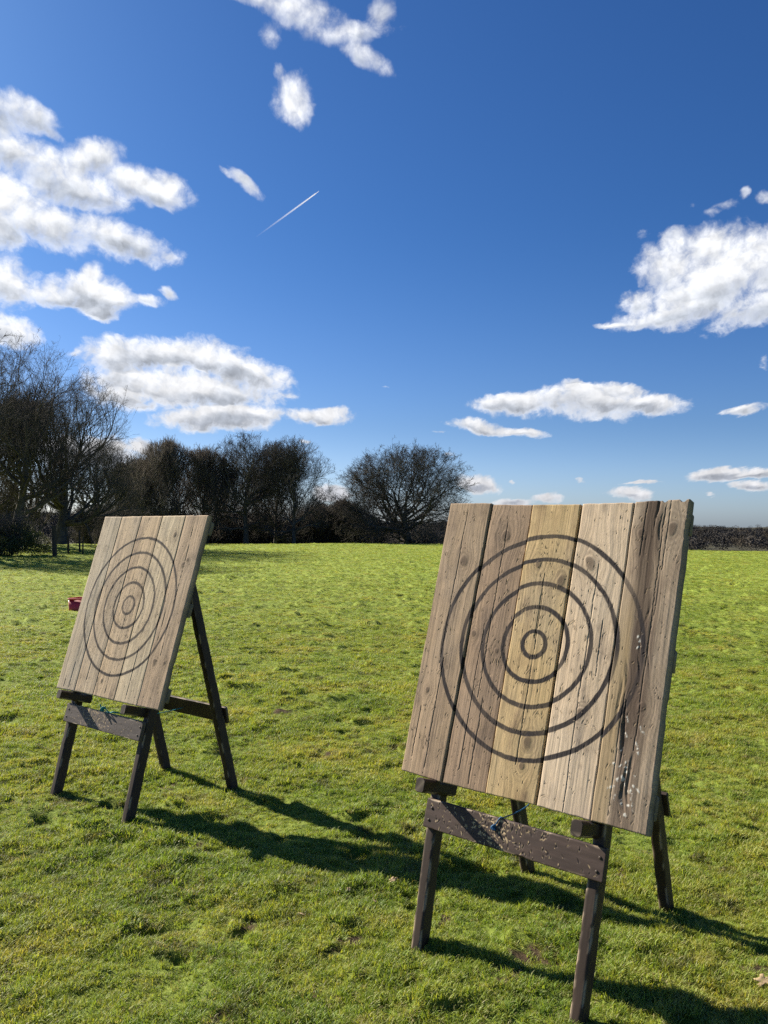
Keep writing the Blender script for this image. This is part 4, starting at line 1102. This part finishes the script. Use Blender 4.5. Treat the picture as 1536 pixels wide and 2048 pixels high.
# far woods on the hills, a mass of crowns no one could count
M_wood_far = mat_attr('far_winter_wood', .95, 0, (.2, .2, .2), .001, .1, .2)
def far_woods():
    rng = np.random.default_rng(101); C = []
    for _ in range(2300):
        az = math.radians(rng.uniform(-33, 33)); d = rng.uniform(430, 1250)
        x, y = d * math.sin(az), d * math.cos(az)
        if float(pn(np.array([x / 160]), np.array([y / 160]), 102)[0]) < -.22 and d < 800: continue
        C.append((x, y, rng.uniform(3.5, 6.5), rng.uniform(6, 10)))
    for _ in range(160):   # hedge and scrub at the foot
        az = math.radians(rng.uniform(15, 30)); d = rng.uniform(340, 400)
        C.append((d * math.sin(az), d * math.cos(az), rng.uniform(1.8, 3.2), rng.uniform(2.5, 4.5)))
    C = np.array(C); n = len(C); m = 380
    C[:, 3] *= 1 + .55 * pn(C[:, 0] / 45, C[:, 1] / 90, 103) + .35 * pn(C[:, 0] / 14, C[:, 1] / 30, 104)
    z = gh(C[:, 0], C[:, 1])
    v = unit(rng.normal(size=(n * m, 3))) * (rng.uniform(0, 1, n * m) ** .4)[:, None]
    c = np.repeat(C, m, 0); zb = np.repeat(z, m)
    c3 = np.stack([c[:, 0] + v[:, 0] * c[:, 2], c[:, 1] + v[:, 1] * c[:, 2], zb + c[:, 3] * .52 + v[:, 2] * c[:, 3] * .48], 1)
    a = unit(rng.normal(size=(n * m, 3))); b = unit(np.cross(a, rng.normal(size=(n * m, 3)))); s = (c[:, 2] * .10 * rng.uniform(.5, 1.3, n * m))[:, None]
    V = np.stack([c3 - a * s, c3 + b * s, c3 + a * s], 1).reshape(-1, 3)
    base = np.array([(.085, .082, .080), (.11, .10, .09), (.070, .070, .074), (.13, .11, .085)])[rng.integers(0, 4, n)] * rng.uniform(.55, 1.0, (n, 1)) * .66  # bare-wood greys, cooled slightly so distance haze is painted into the colour
    Cc = np.repeat(np.repeat(base, m, 0), 3, 0)
    o = link('woodland', mesh_np('woodland', V, np.arange(len(V)).reshape(-1, 3), M_wood_far, {'Col': ('FLOAT_COLOR', Cc), 'grain': ('FLOAT_VECTOR', V)})); tag(o, 'grey-brown winter woods covering the far hills', 'woodland', kind='stuff')
far_woods()

# ----------------------------------------------------------------- fence posts, tub, leaves, trail
M_post = mat_attr('old_post', .9, .5, (60, 60, 8), .004, .1, .3)
def post(px, pyb, w, h, label, tilt, seed):
    # base by distance found on flat ground
    d = pdir(px, pyb); s = CAM_H / -d.z
    dist = min(math.hypot(d.x * s, d.y * s), 58)
    g = at(px, pyb, dist); z = gz(g.x, g.y)
    o = timber('fence_post', (0, 0, -.3), (h * math.sin(tilt), 0, h), (1, 0, 0), w, w * .9, None, M_post, raw_fn((.065, .052, .040)), .03, seed, bev=.012, seglen=.08, ragged=.01)
    o.location = (g.x, g.y, z); tag(o, label, 'fence post', 'old wooden fence posts by the left trees')
post(110, 1115, .20, 1.55, 'thickest wooden fence post, standing just left of the forked tree trunk', -.05, 1)
post(137, 1109, .11, .98, 'short wooden fence post just right of the forked tree trunk', -.04, 2)
post(160, 1107, .10, 1.25, 'taller thin fence post of the pair left of the farther target', -.05, 3)
post(165, 1110, .08, .95, 'thin fence post leaning close behind the taller one of the pair', .03, 4)

def red_tub():
    g = Vector((*gpt(166, 1221), 0)); z = gz(g.x, g.y) - .01
    o = empty('plastic_tub', (g.x, g.y, z), math.radians(-14)); tag(o, 'red plastic tub on the grass behind the farther target', 'tub')
    M_red = mat_plain('red_plastic', (.42, .015, .022), .4, .12, 5, .5); M_rim = mat_plain('red_plastic_rim', (.62, .06, .06), .35, .1, 5, .5)
    def rrect(hx, hy, r, z, k=5):
        P = []
        for cx, cy, a0 in ((hx - r, hy - r, 0), (-hx + r, hy - r, 90), (-hx + r, -hy + r, 180), (hx - r, -hy + r, 270)):
            for i in range(k):
                a = math.radians(a0 + 90 * i / (k - 1)); P.append((cx + r * math.cos(a), cy + r * math.sin(a), z))
        return P
    def loft(rings, nm, mat, closed_bottom=False, par=o):
        V = [p for r_ in rings for p in r_]; k = len(rings[0]); i = np.arange(len(rings) - 1)[:, None] * k; j = np.arange(k)[None]; jn = (j + 1) % k
        F = [np.stack([i + j, i + jn, i + k + jn, i + k + j], -1).reshape(-1, 4)]
        if closed_bottom: F += [np.arange(k)[None, ::-1], ((len(rings) - 1) * k + np.arange(k))[None]]
        return link(nm, mesh_np(nm, np.array(V), F, mat, smooth=False), par)
    loft([rrect(.215, .15, .03, 0), rrect(.22, .155, .03, .02), rrect(.228, .162, .02, .265), rrect(.221, .155, .02, .262), rrect(.21, .145, .025, .012)], 'body', M_red, True)
    loft([rrect(.229, .163, .021, .250), rrect(.236, .170, .023, .252), rrect(.237, .171, .023, .274), rrect(.232, .166, .022, .280), rrect(.222, .156, .02, .276), rrect(.222, .156, .02, .255)], 'rim', M_rim)
    for s in ():
        tube('handle', [(s * .25, -.06, .262), (s * .275, -.045, .25), (s * .28, 0, .245), (s * .275, .045, .25), (s * .25, .06, .262)], .009, o, M_rim)
red_tub()

M_leaf = mat_plain('dead_leaf', (.30, .225, .13), .8, .25, 30, .2)
def leaf(px, py, size, rz, label, seed):
    x, y = gpt(px, py); rng = np.random.default_rng(seed)
    # lobed oak-like outline with a curl
    n = 28; th = np.linspace(0, 2 * np.pi, n, endpoint=False)
    rad = (.5 + .13 * np.cos(5 * th) + .08 * np.cos(3 * th + 1) + .05 * rng.normal(size=n)) * size
    X = rad * np.cos(th) * 1.25; Y = rad * np.sin(th) * .85
    Zc = .12 * size * np.abs(Y / size) + .1 * size * (X / size) ** 2 + .04 * size * rng.normal(size=n)
    top = np.concatenate([np.stack([X, Y, Zc], 1), np.stack([X * .5, Y * .5, Zc * .3], 1), [[0, 0, 0]]])
    bot = top + np.array([0, 0, -.0008])
    m = len(top)
    F4 = [(i, (i + 1) % n, n + (i + 1) % n, n + i) for i in range(n)]; F3 = [(n + i, n + (i + 1) % n, 2 * n) for i in range(n)]
    F4b = [tuple(m + v for v in f[::-1]) for f in F4]; F3b = [tuple(m + v for v in f[::-1]) for f in F3]
    S4 = [(i, m + i, m + (i + 1) % n, (i + 1) % n) for i in range(n)]
    me = mesh_np('fallen_leaf', np.concatenate([top, bot]), [np.array(F4 + F4b + S4), np.array(F3 + F3b)], M_leaf, smooth=True)
    o = link('fallen_leaf', me); o.location = (x, y, gz(x, y) + .022); o.rotation_euler = (.3, -.2, rz)
    tag(o, label, 'leaf', 'dead leaves on the grass')
leaf(786, 1770, .030, .4, 'pale dead leaf lying in front of the shadow edge between the two easels', 1)
leaf(698, 1786, .020, 1.4, 'smaller pale dead leaf left of and below the largest one', 2)
leaf(750, 1808, .014, 2.2, 'tiny pale leaf scrap below the largest dead leaf', 3)
leaf(1528, 1990, .05, .2, 'big pale dead leaf at the bottom right edge of the photo', 4)
leaf(604, 1832, .024, 2.9, 'thin pale dead leaf alone on the grass left of the others', 5)

# aircraft trail, a long thin plume high above
def contrail():
    m, nt = new_mat('ice_trail')
    out = N(nt, 'ShaderNodeOutputMaterial'); tr = N(nt, 'ShaderNodeBsdfTransparent'); df = N(nt, 'ShaderNodeBsdfDiffuse'); df.inputs[0].default_value = (.9, .9, .9, 1)
    tl = N(nt, 'ShaderNodeBsdfTranslucent'); tl.inputs[0].default_value = (.9, .9, .9, 1)
    ad = N(nt, 'ShaderNodeMixShader'); ad.inputs[0].default_value = .5; L(nt, df.outputs[0], ad.inputs[1]); L(nt, tl.outputs[0], ad.inputs[2])
    a = N(nt, 'ShaderNodeAttribute', attribute_name='dens'); mx = N(nt, 'ShaderNodeMixShader')
    L(nt, a.outputs['Fac'], mx.inputs[0]); L(nt, tr.outputs[0], mx.inputs[1]); L(nt, ad.outputs[0], mx.inputs[2]); L(nt, mx.outputs[0], out.inputs[0])
    A = pdir(513, 473).normalized() * 9000; B = pdir(638, 382).normalized() * 9000
    n = 60; t = np.linspace(0, 1, n)
    A = np.array(A); B = np.array(B)
    P = A + (B - A) * t[:, None]; P = P[None]
    R = .72 * (6.5 + 5.5 * np.sin(np.pi * (1 - t) ** .8 * .9) * (1 - .35 * t)) * np.clip((1 - t) * 16, .35, 1)
    V, F = tubes_np(P, R[None], 10)
    dens = np.repeat(.01 + .55 * t ** 1.6, 10)
    o = link('contrail', mesh_np('contrail', V, F, m, {'dens': ('FLOAT', dens)}, smooth=True))
    tag(o, 'thin white aircraft trail slanting across the blue sky', 'contrail')
contrail()
